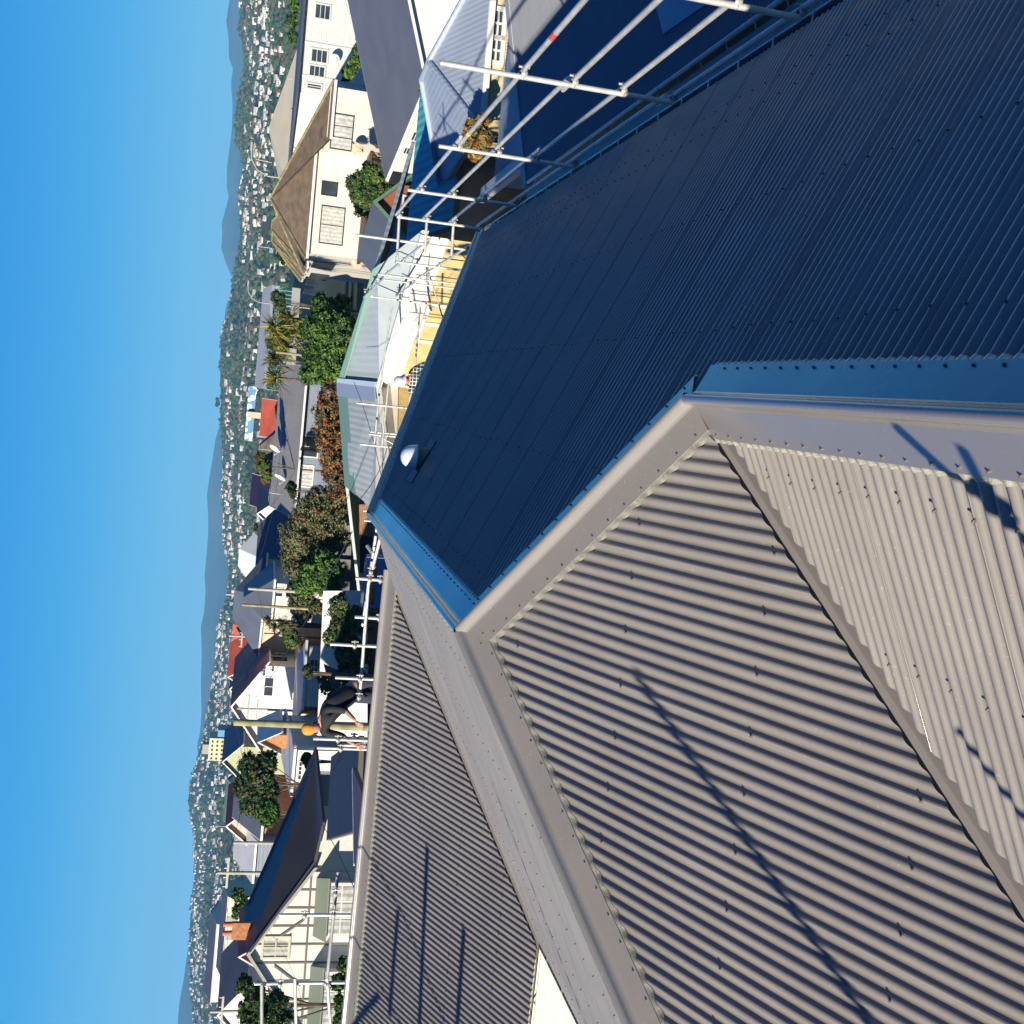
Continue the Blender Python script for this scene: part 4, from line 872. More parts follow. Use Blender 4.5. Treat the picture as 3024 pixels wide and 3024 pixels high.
# ------------------------------------------------------------------ trees and bushes
LM = {}
def leafmat(name, c1, c2):
    m = mat(name, c1, 0.6, spec=0.25, col2=c2, scale=1.1, detail=2); t = m.node_tree; return m
g_bright = leafmat('bright_green_leaf', (0.045, 0.115, 0.018), (0.11, 0.19, 0.03)); g_dark = leafmat('dark_green_leaf', (0.018, 0.045, 0.014), (0.045, 0.085, 0.025))
g_olive = leafmat('olive_leaf', (0.075, 0.085, 0.030), (0.15, 0.145, 0.055)); g_grey = leafmat('grey_green_leaf', (0.085, 0.10, 0.045), (0.17, 0.165, 0.075))
g_brown = leafmat('red_brown_leaf', (0.09, 0.040, 0.018), (0.17, 0.085, 0.035)); g_yel = leafmat('yellow_leaf', (0.16, 0.17, 0.04), (0.30, 0.26, 0.06)); g_rust = leafmat('rust_leaf', (0.22, 0.07, 0.02), (0.32, 0.16, 0.04))
m_bark = mat('bark', (0.10, 0.075, 0.05), 0.9, var=0.3, scale=5, bump=.01); m_twig = mat('pale_twig', (0.30, 0.22, 0.13), 0.9, var=.3, scale=5)
def foliage(mb, c, r, n, leaf, rs, mi=(0, 0, 1), squash=.85, seed=0):
    """leaf clumps filling a blob: clusters thrown through the volume, denser near the outside, with gaps"""
    k = max(12, int(n/26)); leaf *= 1.25
    for _ in range(k):
        d = V((rs.gauss(0, 1), rs.gauss(0, 1), rs.gauss(0, 1))).normalized(); q = rs.uniform(.35, 1.0)**.5
        lump = 1 + .28*noise.noise(d*2.2 + V((seed, 0, 0)))
        p = c + V((d.x, d.y, d.z*squash))*(r*q*lump); cr = r*rs.uniform(.10, .24); m_ = rs.choice(mi)
        for _ in range(34):
            o = V((rs.gauss(0, 1), rs.gauss(0, 1), rs.gauss(0, .8)))*(cr*.6); s = leaf*rs.uniform(.6, 1.25)
            nn = (d*.8 + V((rs.uniform(-1, 1), rs.uniform(-1, 1), rs.uniform(-.3, 1.2)))).normalized(); a = nn.orthogonal().normalized(); a.rotate(Matrix.Rotation(rs.uniform(0, 6.28), 3, nn)); b = nn.cross(a)
            x = p + o; mb.face([x - a*s*.5, x + b*s*.28, x + a*s*.5, x - b*s*.28], m_)
def tree(name, label, cat, blobs, y, leaf, mats, n=5200, base=None, trunk=.11, mi=(0, 0, 1), twigs=0, group=None, seed=1, squash=.85):
    rs = random.Random(seed); B = []
    for b in blobs:
        yy = b[3] if len(b) > 3 else y; B.append((aty(b[0], b[1], yy), b[2]*yy/FPX))
    c0 = sum((b[0] for b in B), V((0, 0, 0)))/len(B); gz = zg(c0.x, c0.y) if base is None else base
    o = V((c0.x, c0.y, gz)); e = empty(name, o, 0, label, cat, group); mb = MB(); tot = sum(r*r for _, r in B)
    for i, (c, r) in enumerate(B): foliage(mb, c - o, r, int(1.9*n*r*r/tot), leaf, rs, mi, squash, seed + i)
    mb.build('crown', mats, e); mb = MB(); top = V((0, 0, max(.4, c0.z - gz - B[0][1]*.4)))
    mb.tube((0, 0, -.2), top*.5, trunk, 8, trunk*.75); mb.tube(top*.5, top, trunk*.75, 8, trunk*.5)
    for c, r in B:
        q = c - o; s0 = top*rs.uniform(.55, .95); mid = s0.lerp(q, .5) + V((0, 0, -.1*r)); mb.tube(s0, mid, trunk*.45, 6, trunk*.3); mb.tube(mid, q, trunk*.3, 6, trunk*.12)
        for _ in range(5 + twigs):
            d = V((rs.gauss(0, 1), rs.gauss(0, 1), rs.uniform(-.2, 1))).normalized(); mb.tube(q.lerp(mid, rs.random()*.6), q + d*r*rs.uniform(.6, 1.0), trunk*.14, 4, trunk*.04)
    mb.build('trunk', m_twig if twigs else m_bark, e); return e
def strap(name, label, heads, y, m, trunkm, ln=1.0, n=110, group=None, seed=3):
    """cabbage tree or flax: spiky heads of strap leaves"""
    rs = random.Random(seed); H_ = [aty(a, b, y) for a, b in heads]; c = sum(H_, V((0, 0, 0)))/len(H_); o = V((c.x, c.y, zg(c.x, c.y))); e = empty(name, o, 0, label, 'tree', group); mb = MB(); mt = MB()
    for q in H_:
        p = q - o; mt.tube((rs.uniform(-.1, .1), 0, 0), p, .13, 7, .08)
        for _ in range(n):
            d = V((rs.gauss(0, 1), rs.gauss(0, 1), rs.uniform(-.5, 1.3))).normalized(); l = ln*rs.uniform(.7, 1.15); s = d.cross(V((0, 0, 1))).normalized()*.035*ln; t = p + d*l*.6; u = t + d*l*.4 + V((0, 0, -.18*l))
            mb.face([p - s, p + s, t + s, t - s], 0); mb.face([t - s, t + s, u], 0)
    mb.build('crown', m, e); mt.build('trunk', trunkm, e); return e
tree('bush', 'reddish brown clipped hedge bush in front of the blue grey walled house', 'bush', [(975, 1165, 42), (965, 1215, 46), (968, 1265, 48), (972, 1315, 46), (978, 1365, 42), (985, 1400, 34), (1000, 1190, 40), (1000, 1290, 42), (1000, 1440, 34), (1010, 1360, 36)], 62, 0.125, [g_brown, g_olive, g_rust], 9000, mi=(0, 0, 0, 1, 2))
tree('tree', 'large bright green tree beside the red brown hedge', 'tree', [(930, 985, 52), (955, 1060, 56), (975, 1010, 58), (920, 1090, 45), (985, 1095, 44), (960, 950, 46), (1010, 960, 40)], 70, 0.163, [g_bright, g_dark], 11000)
tree('tree', 'dark bushy tree left of the bright green tree beside the cream house', 'tree', [(950, 905, 38), (985, 925, 42), (1010, 900, 30)], 76, 0.163, [g_dark, g_bright], 4500, seed=9)
tree('tree', 'large rounded grey green and brown bush overlapping the dark fence', 'tree', [(880, 1590, 62), (905, 1520, 55), (930, 1640, 62), (960, 1560, 62), (990, 1490, 48), (870, 1660, 48), (940, 1470, 40), (1000, 1600, 40)], 80, 0.153, [g_grey, g_olive, g_brown], 13000, mi=(0, 0, 0, 0, 1, 1, 2), twigs=26, seed=4)
tree('tree', 'glossy bright green laurel mass at the foot of the rounded bush', 'tree', [(925, 1700, 45), (965, 1720, 42), (955, 1660, 40), (900, 1725, 34), (990, 1680, 30)], 78, 0.180, [g_bright, g_dark], 7500, mi=(0, 0, 1), seed=5)
tree('tree', 'grey green tree between the laurel mass and the cabbage tree', 'tree', [(880, 1770, 34), (895, 1815, 30), (870, 1740, 30), (905, 1790, 24)], 82, 0.169, [g_grey, g_dark], 4500, seed=6)
tree('bush', 'yellowish green bush in front of the white house with six side windows', 'bush', [(850, 1855, 24), (862, 1885, 26), (870, 1900, 18)], 86, 0.156, [g_olive, g_bright], 2600, seed=7)
strap('cabbage_tree', 'spiky cabbage tree between the cream villa and the terracotta roofed house', [(800, 1832), (818, 1850), (838, 1840)], 84, g_olive, m_bark, 1.0)
strap('cabbage_tree', 'spiky olive palm tree at the left end of the cream tiled house', [(815, 965), (835, 990), (862, 940), (870, 985), (850, 1025)], 88, g_yel, m_bark, 1.8, 150, seed=8)
strap('palm_tree', 'small palm between the long canopy and the taupe roofed house', [(818, 1115)], 90, g_yel, m_bark, 1.8, 150, seed=12)
strap('palm_tree', 'brown leaved palm just above the small green palm', [(825, 1062)], 90, g_olive, m_bark, 1.8, 130, seed=13)
tree('bush', 'dark shaded hedge with ivy behind the left scaffold rails', 'bush', [(1000, 1790, 38), (1010, 1850, 44), (1025, 1920, 46), (1030, 1990, 42), (980, 1880, 30), (1050, 1830, 40), (1060, 1930, 40), (1062, 2010, 30)], 66, 0.153, [g_dark, g_olive, g_bright], 9000, mi=(0, 0, 1, 1, 2), seed=14, twigs=6)
tree('bush', 'leggy ivy growing over the white fence near the worker in the orange cap', 'bush', [(960, 2030, 20), (985, 2060, 24), (975, 2100, 22), (950, 2000, 18)], 73, 0.144, [g_olive, g_dark], 2400, seed=15)
tree('tree', 'dark olive green tree left of the white gabled terracotta roofed house', 'tree', [(735, 2262, 38), (765, 2300, 50), (720, 2320, 36), (755, 2360, 48), (790, 2250, 36), (800, 2340, 34), (725, 2375, 28)], 72, .16, [g_dark, g_olive], 8500, seed=16)
tree('tree', 'bright green bush below the dark olive tree, behind the big dark roof', 'tree', [(800, 2385, 28), (790, 2420, 26), (775, 2395, 30), (810, 2410, 20)], 68, .15, [g_bright, g_dark], 3000, seed=17)
tree('tree', 'small dark green tree behind the ridge of the big dark roof', 'tree', [(702, 2640, 20), (712, 2668, 24), (700, 2695, 20)], 80, .16, [g_bright, g_dark], 2400, seed=18)
tree('tree', 'shaded dark green tree at the lower left edge beside the tudor style house', 'tree', [(750, 2950, 42), (790, 3000, 48), (735, 2995, 40), (720, 2905, 28), (815, 2960, 36), (830, 3020, 40)], 40, .12, [g_dark, g_bright], 7000, mi=(0, 0, 0, 1), seed=19)
tree('tree', 'dark tree with green crown right below the tudor style house wall', 'tree', [(1000, 2900, 26), (1020, 2850, 26), (1005, 2960, 24), (1010, 3010, 30)], 30, .09, [g_dark, g_bright], 3000, seed=20)
tree('tree', 'broad olive bush behind the cream tiled house, in front of the cream roofed building', 'tree', [(905, 330, 36), (925, 390, 40), (940, 340, 40), (900, 440, 32), (950, 300, 30), (965, 360, 30), (890, 400, 26)], 112, 0.221, [g_olive, g_dark], 7500, seed=21)
tree('tree', 'round dark green shrub tree in front of the cream tiled house wall', 'tree', [(1060, 550, 42), (1090, 520, 40), (1105, 580, 42), (1070, 600, 34), (1125, 545, 34)], 80, 0.165, [g_dark, g_olive, g_bright], 7500, mi=(0, 0, 1, 2), seed=22)
tree('bush', 'leafy bush at the foot of the white weatherboard wall, topmost', 'bush', [(1045, 190, 20), (1030, 215, 22), (1055, 150, 16), (1065, 115, 14)], 88, 0.182, [g_bright, g_dark], 2600, seed=23)
tree('bush', 'autumn vine with yellow and rust leaves between shed and cottage', 'bush', [(1400, 385, 30), (1420, 415, 28), (1380, 420, 26), (1425, 360, 20), (1405, 450, 20)], 28.51, 0.130, [g_yel, g_rust, g_olive], 3600, mi=(0, 1, 1, 2), seed=24)
tree('bush', 'green and brown climber against the white wall of the grey roofed house', 'bush', [(1270, 225, 22), (1255, 262, 22), (1275, 190, 14)], 58.5, 0.126, [g_olive, g_brown], 1800, seed=25)
tree('tree', 'dense green shrub behind the white house at the top edge', 'tree', [(862, 60, 20), (865, 110, 18), (868, 20, 18)], 130, 0.234, [g_dark, g_bright], 2000, seed=26)
tree('tree', 'green bush above the solar panels among the small roofs', 'tree', [(775, 1375, 22), (785, 1405, 20), (768, 1350, 16)], 95, .2, [g_bright, g_brown], 2400, seed=27)
tree('tree', 'lone pine on the skyline of the far hill', 'tree', [(641, 1180, 6), (643, 1190, 7), (640, 1197, 5)], 2900, 3.0, [g_dark, g_dark], 500, base=60, trunk=1.0, seed=28)
tree('tree', 'dark green tree behind the terracotta ridge', 'tree', [(722, 2055, 20), (725, 2085, 20), (715, 2110, 20), (740, 2150, 20), (752, 2180, 16)], 110, .22, [g_dark, g_bright], 3200, seed=29)
for i, (x, y, r, d) in enumerate(((835, 745, 20, 120), (820, 880, 22, 130), (800, 1010, 16, 140), (858, 1440, 16, 90), (905, 1980, 14, 60), (790, 2560, 14, 95), (735, 2560, 12, 100), (760, 1560, 12, 110), (905, 2240, 16, 66))):
    tree('shrub', ('low shrub between roofs, ' + ['behind the second tiled gable', 'beyond the cream house terrace', 'under the long canopy', 'beside the taupe roof end', 'by the white garage', 'near the pale long roof', 'by the pole right of the pale gable', 'near the pale iron cottage', 'below the olive tree'][i]), 'shrub', [(x, y, r), (x + 6, y + r, r*.8)], d, d*.0028, [g_dark, g_olive], 900, seed=40 + i)

tree('bush', 'ivy mound beside the brown garage door', 'bush', [(965, 1930, 20), (950, 1960, 16), (985, 1945, 20)], 80, .12, [g_olive, g_bright], 2400, seed=61)
tree('bush', 'dark clump of shrubs by the white flat roofed garage', 'bush', [(920, 2200, 22), (945, 2215, 24), (930, 2235, 18)], 84, .13, [g_dark, g_olive], 2600, seed=62)
tree('tree', 'slim tree between the villa gable and the yellowish bush', 'tree', [(905, 1760, 24), (930, 1790, 22), (950, 1800, 18)], 79, .13, [g_olive, g_dark], 2600, seed=63)
# ------------------------------------------------------------------ scaffolds
m_tube = mat('scaffold_tube', (0.46, 0.45, 0.41), 0.42, spec=0.6, metal=0.3, col2=(0.62, 0.60, 0.54), scale=7, bump=.0008, bscale=60)
m_coup = mat('coupler_steel', (0.38, 0.37, 0.33), 0.5, metal=0.4, var=.2, scale=20); m_tape = mat('red_tape', (0.62, 0.10, 0.06), 0.5); m_rust = mat('rusty_tube', (0.32, 0.13, 0.05), 0.7, var=.3, scale=9)
def part_tube(e, name, a, b, r=.0242, m=m_tube, n=14): mb = MB(); mb.tube(V(a) - e.location, V(b) - e.location, r, n); return mb.build(name, m, e)
def coupler(e, p, d=(1, 0, 0)):
    mb = MB(); p = V(p) - e.location; mb.lathe(p, [(.030, -.028), (.036, -.022), (.036, .022), (.030, .028)], 10); q = V(d).normalized()
    mb.tube(p - q*.045, p + q*.075, .017, 7); mb.tube(p + q*.06 + V((0, 0, -.05)), p + q*.06 + V((0, 0, .05)), .012, 6); mb.lathe(p + V((0, 0, .0)), [(.05, -.004), (.058, 0), (.05, .004), (.03, 0)], 12)
    return mb.build('coupler', m_coup, e)
S1 = empty('scaffold', (2.85, 8, -9), 0, 'steel tube scaffold with four rails along the right eave and round the far corner', 'scaffold')
posts = [(2.85, 4.9, -1.3), (2.85, 7.65, -1.3), (2.85, 10.18, -1.30), (2.85, 13.5, -1.80), (2.85, 16.7, -1.84), (2.85, 19.4, -2.0)]
for x, y, z in posts: part_tube(S1, 'post', (x, y, z), (x, y, -9))
rails = [-2.05, -2.52, -2.98, -3.46]
for i, z in enumerate(rails):
    ys = [3.2, 10.6, 10.3, 19.8] if i % 2 else [3.2, 13.7, 13.3, 19.8]
    part_tube(S1, 'rail', (2.915, ys[0], z), (2.915, ys[1], z)); part_tube(S1, 'rail', (2.94, ys[2], z + .03), (2.94, ys[3], z + .03))
    for x, y, _ in posts: coupler(S1, (2.88, y, z), (1, .2, 0))
for z in rails[:3]: part_tube(S1, 'cross_tube', (3.0, 19.55, z), (2.35, 19.6, z - .03))
p2 = [(2.50, 19.68, -1.36), (2.50, 22.95, -2.43), (2.50, 25.9, -2.36), (2.55, 27.6, -2.5), (2.3, 30.0, -2.6), (2.45, 31.5, -2.75)]
for x, y, z in p2: part_tube(S1, 'post', (x, y, z), (x, y, -9))
for z in (-2.58, -3.3): 
    part_tube(S1, 'rail', (2.56, 19.3, z), (2.56, 27.0, z)); part_tube(S1, 'rail', (2.5, 26.5, z), (2.4, 31.8, z))
    for x, y, _ in p2: coupler(S1, (2.53, y, z))
# far rails running left across the yellow house, with bracing
fy = 30.8
for t0, t1, yy in (((1157, 905), (1121, 1150), 29), ((1241, 905), (1226, 1080), 29), ((1226, 1080), (1190, 1300), 26), ((1121, 1150), (1105, 1320), 26.5), ((1128, 1318), (1148, 1130), 25)):
    part_tube(S1, 'rail', aty(*t0, yy), aty(*t1, yy))
for (x0, y0, x1, yy) in ((1053, 1190, 1200, 25), (1063, 1312, 1180, 25), (1089, 1282, 1175, 26), (1094, 1275, 1175, 27), (1072, 1508, 1110, 25), (1075, 1537, 1100, 24)):
    a = aty(x0, y0, yy); part_tube(S1, 'post', a, (a.x, a.y, -9))
a = aty(1117, 1285, 26); b = aty(1172, 1318, 26); part_tube(S1, 'brace', a, b, .02, m_coup)
for i in range(3):   # walkway planks just outside the gutter
    mb = MB(); y0 = 1.5 + i*0; x = 3.06 + i*.24; mb.box((x - 2.85, -7, 4.62), (x + .225 - 2.85, 12.2, 4.66)); mb.build('plank', mat('plank_alloy', (0.20, 0.24, 0.22), 0.5, var=.15, scale=2), S1)
part_tube(S1, 'toe_rail', (3.84, 1, -4.3), (3.84, 20, -4.3), .03)
mb = MB(); mb.tube((0.065, 1.05, 6.95), (0.065, 1.2, 6.95), .0262, 12); mb.build('red_tape', m_tape, S1)
mb = MB(); mb.tube((.065, 4.9, 6.95), (.065, 4.98, 6.95), .0262, 12); mb.build('yellow_sticker', mat('yellow_sticker', (0.70, 0.75, 0.05), .5), S1)
# scaffold behind the left ridge
S2 = empty('scaffold', (-4, 16, -9), 0, 'steel tube scaffold behind the left ridge where the two workers stand', 'scaffold')
for a, b in (((1131, 1558, 15.7), (1088, 1725, 16.0)), ((1088, 1725, 16.0), (1062, 2065, 16.4)), ((1113, 1560, 16.2), (1071, 1848, 16.6)), ((998, 2576, 15.6), (966, 2890, 15.2)), ((966, 2890, 15.2), (980, 3090, 15.2)), ((773, 2908, 15.2), (773, 3090, 15.0)), ((871, 2890, 15.2), (876, 3090, 15.2))):
    part_tube(S2, 'rail', aty(*a), aty(*b), m=m_tube)
for (x0, y0, yy) in ((1050, 1708, 16), (1083, 1641, 16.4), (1048, 1822, 16.2), (975, 1902, 16.2), (990, 2001, 16.2), (925, 2181, 16.0), (936, 2208, 16.6), (1010, 2200, 17), (824, 2702, 15.4), (751, 2905, 15.3), (690, 3090, 15.2)):
    a = aty(x0, y0, yy); part_tube(S2, 'post', a, (a.x, a.y, -9)); coupler(S2, (a.x, a.y - .03, a.z - .35))
for p in ((1095, 1690, 15.9), (1092, 1712, 15.9), (1060, 2060, 16.3), (985, 2702, 15.3), (962, 2905, 15.2), (990, 2640, 15.4), (1045, 2180, 16.1)): coupler(S2, aty(*p))
mb = MB(); a, b = aty(1106, 1672, 15.9) - S2.location, aty(1092, 1705, 15.9) - S2.location; mb.tube(a, a.lerp(b, .1), .0262, 12); mb.tube(b, b.lerp(a, .1), .0262, 12); mb.build('red_tape', m_tape, S2)
mb = MB(); mb.box((-3, .3, 4.75), (3.6, 1.2, 4.80)); mb.build('plank', mat('plank_alloy', (0.20, 0.24, 0.22), 0.5), S2)
part_tube(S2, 'board_bracket', aty(1085, 1612, 16.0), aty(1100, 1632, 15.9), .03, m_coup)

# scaffold left of and behind the camera: only its shadows reach the roof in view
S3 = empty('scaffold', (-5, 1, -9), 0, 'steel tube scaffold left of the roof whose long shadows cross the ribs', 'scaffold')
def on(pl, tx, ty): return hitp(tx, ty, pl.n, pl.o)
def cast(pl, a, b, t, r, name='rail', t2=None): part_tube(S3, name, on(pl, *a) + SUN_DIR*t, on(pl, *b) + SUN_DIR*(t2 or t), r)
p = on(plM, 1875, 1985) + SUN_DIR*6; part_tube(S3, 'post', p, (p.x, p.y, -9), .026)
p = on(plN, 2823, 2150) + SUN_DIR*3; part_tube(S3, 'post', p, (p.x, p.y, -9), .016)
cast(plN, (2645, 1236), (3040, 1600), 2.2, .020); q = on(plN, 2925, 1475) + SUN_DIR*2.2 - S3.location  # rail and coupler added out of view to cast the camera holder's shadow
mb = MB(); mb.lathe(q, [(.001, -.05), (.045, -.04), (.05, 0), (.04, .045), (.001, .055)], 8); mb.tube(q, q + V((.14, .03, .10)), .018, 8); mb.build('coupler', m_coup, S3)
for a, b in (((1262, 2500), (1235, 3100)), ((1175, 2690), (1150, 3000)), ((1370, 2740), (1345, 3100)), ((1120, 2935), (1030, 3040))): cast(plL, a, b, 4.0, .028)
for a, b in (((1062, 2470), (1190, 2700)), ((1190, 2700), (1330, 3060)), ((1040, 2740), (1200, 3060))): cast(plL, a, b, 4.0, .014, 'guy_rope')
cast(plP, (1455, 2310), (1735, 3030), 3.0, .016, 'guy_rope')

# ------------------------------------------------------------------ poles, wires, aerials
m_wood = mat('weathered_pole', (0.25, 0.23, 0.12), 0.9, var=.25, scale=3, bump=.01); m_conc = mat('concrete_pole', (0.36, 0.34, 0.28), 0.8, var=.1, scale=2); m_wire = mat('wire_black', (0.015, 0.015, 0.018), 0.6)
def pole(label, top, y, r=.14, m=m_conc, arms=(), cat='power pole', name='power_pole', base=None):
    a = aty(*top, y); z = zg(a.x, a.y) if base is None else base; e = empty(name, (a.x, a.y, z), 0, label, cat); mb = MB(); H_ = a.z - z; mb.tube((0, 0, 0), (0, 0, H_), r*1.15, 10, r*.8); mb.build('shaft', m, e)
    for (dz, w) in arms:
        mb = MB(); mb.box((-w/2, -.06, H_ - dz - .07), (w/2, .06, H_ - dz + .07)); mb.build('crossarm', m, e)
        for k in range(4): mb = MB(); mb.tube((-w/2 + .1 + k*(w - .2)/3, 0, H_ - dz + .06), (-w/2 + .1 + k*(w - .2)/3, 0, H_ - dz + .24), .035, 6); mb.build('insulator', m_trim, e)
    return e
pole('thick wooden power pole rising behind the worker in the orange cap', (690, 2133), 34, .13, m_wood)
pole('pale concrete pole in front of the slate blue villa roofs', (733, 1738), 81, .13, m_conc)
pole('slim brown pole beside the cabbage tree', (715, 1786), 81, .12, m_wood)
pole('short grey pole with crossarm against the far hill, above the red roofs', (677, 1877), 110, .13, m_conc, ((1.2, 2.2),))
pole('thin pole topping out against the blue mountain', (667, 1755), 100, .1, m_conc)
pole('concrete pole at the tip of the big dark roof behind the red gable', (690, 2488), 75, .12, m_conc)
pole('concrete pole with crossarm beside the small dark tree', (643, 2577), 70, .13, m_conc, ((.6, 2.0),))
pole('wooden pole with crossarm over the terracotta gable', (700, 2092), 92, .11, m_conc, ((.9, 2.4), (1.6, 1.6)))
pole('slim pole left of the long canopy by the bright green tree', (815, 1040), 70, .09, m_wood)
pole('pole with crossarm at the lower left edge', (620, 2988), 75, .12, m_conc, ((.8, 2.2),))
for i, (top, y, dirn) in enumerate((((764, 893), 150, 1), ((790, 520), 100, 1), ((640, 2440), 180, -1))):
    e = pole('tall curved street lamp ' + ['over the long green trussed canopy', 'behind the lichen ridges of the cream house', 'above the red gabled house far left'][i], top, y, .07, m_conc, cat='street lamp', name='street_lamp')
    zt = aty(*top, y).z - e.location.z; mb = MB(); P_ = [(0, 0, zt), (dirn*.4, 0, zt + .9), (dirn*1.2, 0, zt + 1.4), (dirn*2.2, 0, zt + 1.5)]; mb.path(P_, .05, 6); mb.box((dirn*2.2 - .35, -.12, zt + 1.42), (dirn*2.2 + .35, .12, zt + 1.56)); mb.build('lamp_arm', m_conc, e)
def wire(label, a, b, sag=.3, r=.008):
    a, b = aty(*a), aty(*b); pts = []
    for i in range(13): t = i/12; p = a.lerp(b, t); p.z -= sag*4*t*(1 - t); pts.append(p - a)
    mb = MB(); mb.path(pts, r, 5); o = mb.build('power_cable', m_wire); o.location = a; tag(o, label, 'cable', 'overhead cables')
wire('black cable running from the terracotta house down past the laurel mass', (748, 2068, 60), (1040, 1570, 24), .2, .012)
wire('black cable crossing the left part of the sage roof', (1045, 1128, 33), (1142, 1500, 22), .1)
wire('second black cable making an x on the sage roof', (1140, 1245, 30), (1060, 1478, 24), .25)
wire('thin black cable close along the sage house eave', (1125, 1250, 28), (1108, 1500, 22), .1)
wire('black cable dropping over the white wall of the tudor style house wing', (945, 2425, 40), (1047, 2625, 22), .05, .01)
wire('thin cable slanting across the tudor style gable', (835, 2860, 40), (770, 3030, 36), .1, .006); wire('long cable over the tudor style gable window', (790, 2740, 40), (900, 3030, 40), .3, .006)
wire('fine cable between the pole tops above the olive tree', (690, 2488, 75), (695, 2133, 36), .5, .008)
wire('fine cable from the wooden pole towards the concrete pole', (700, 2133, 34), (760, 1738, 81), .5, .008)
wire('power cable between the poles with crossarms far left', (655, 2577, 70), (632, 2988, 75), .6, .01)
for i_, (a_, b_) in enumerate((((655, 2577, 70), (700, 2092, 92)), ((652, 2570, 70), (712, 2100, 92)), ((700, 2092, 92), (684, 1877, 110)), ((706, 2088, 92), (686, 1870, 110)), ((684, 1877, 110), (670, 1755, 100)), ((735, 1738, 81), (818, 1040, 70)), ((740, 1738, 81), (775, 1300, 130)))):
    wire('fine overhead line, ' + ['far left span, upper', 'far left span, lower', 'span over the terracotta gable, upper', 'span over the terracotta gable, lower', 'span before the blue mountain', 'long span to the pole by the palms', 'span towards the grey civic block'][i_], a_, b_, 1.0, .011)
aerial('tall television aerial standing against the yellow wall behind the scaffold', aty(1330, 1010, 26), aty(1283, 800, 26) + V((0, 0, .15)), V((-.2, -.9, .1)), 11)
aerial('rooftop aerial with many short dipoles hung on the near end of the sage roof', aty(1180, 790, 27), aty(1172, 728, 27), V((1.1, -.1, .02)), 12, cross=.18)
aerial('small aerial on the cream long roof', aty(862, 235, 96), aty(846, 232, 96), V((1.2, 0, 0)), 7); aerial('small aerial above the third tiled gable', aty(803, 733, 74), aty(763, 728, 74), V((.8, .2, 0)), 6)
aerial('aerial on the ridge of the first tiled peak', aty(802, 480, 74), aty(795, 476, 74) + V((0, 0, .8)), V((.9, .1, 0)), 6); aerial('aerial behind the blue grey house on the skyline side', aty(828, 1460, 70), aty(795, 1455, 70), V((-.8, .2, 0)), 6)
aerial('tiny aerial on the orange red brick house', aty(790, 1290, 118), aty(760, 1288, 118), V((.9, 0, 0)), 6); aerial('aerial on a thin mast near the grey tiled gable', aty(800, 1330, 95), aty(765, 1326, 95), V((.9, 0, 0)), 6)

# --- fence, dark yard wall and steps in the gap beyond the wing
def slab(name, label, cat, pts, y, th, m, zb=None):
    P_ = [aty(px, py, y) for px, py in pts]; o = P_[0].copy(); mb = MB(); mb.prism([p - o for p in P_], (0, th, 0)); ob = mb.build(name, m); ob.location = o; return tag(ob, label, cat)
slab('fence', 'stained timber board fence below the glossy laurel', 'fence', ((1048, 1490), (1052, 1575), (1110, 1590), (1110, 1490)), 78, .1, mat('stained_boards', (0.27, 0.13, 0.06), 0.7, var=.15, scale=2, wave=('Z', .14, .02, 'LINE')))
slab('wall', 'near black boundary wall behind the near end of the left scaffold', 'wall', ((1045, 1580), (1050, 1690), (1150, 1700), (1150, 1580)), 79, .2, mat('near_black_wall', (0.03, 0.028, 0.026), 0.8))  # wall in one even near black colour
slab('fence', 'white painted wall with flat coping between garage and shaded hedge', 'fence', ((955, 1745), (935, 2190), (1085, 2190), (1085, 1745)), 76, .2, m_white)
slab('lattice', 'brown trellis panel leaning on the ivy covered white wall', 'trellis', ((955, 1960), (1010, 1985), (1000, 2090), (985, 2080)), 74, .05, mat('trellis', (0.20, 0.16, 0.11), 0.8, wave=('Z', .12, .04, 'LINE')))
slab('fence', 'grey garden fence behind the dark hedge right of the white wall', 'fence', ((950, 1480), (945, 1745), (1060, 1745), (1060, 1480)), 84, .1, mat('grey_fence', (0.16, 0.15, 0.14), 0.8, wave=('X', .2, .02, 'LINE')))
e = empty('car', aty(1100, 1705, 70), .05, 'blue van partly hidden behind the left scaffold and ridge', 'car'); e.location.z -= 1.35
mb = MB(); mb.prism([(-1.9, 0, .35), (1.9, 0, .35), (2.0, 0, .9), (1.5, 0, 1.05), (1.0, 0, 1.75), (-1.8, 0, 1.8), (-1.95, 0, 1.0)], (0, 1.7, 0)); mb.build('body', mat('blue_car_paint', (0.05, 0.20, 0.50), .25, spec=.7), e)
mb = MB(); mb.box((-1.7, -.01, 1.1), (-.5, .0, 1.6)); mb.box((-.4, -.01, 1.1), (.9, 0, 1.6)); mb.build('side_window', m_glass, e)
for x in (-1.2, 1.25): mb = MB(); mb.tube((x, -.03, .35), (x, .2, .35), .34, 18); w_ = mb.build('wheel', m_black, e)
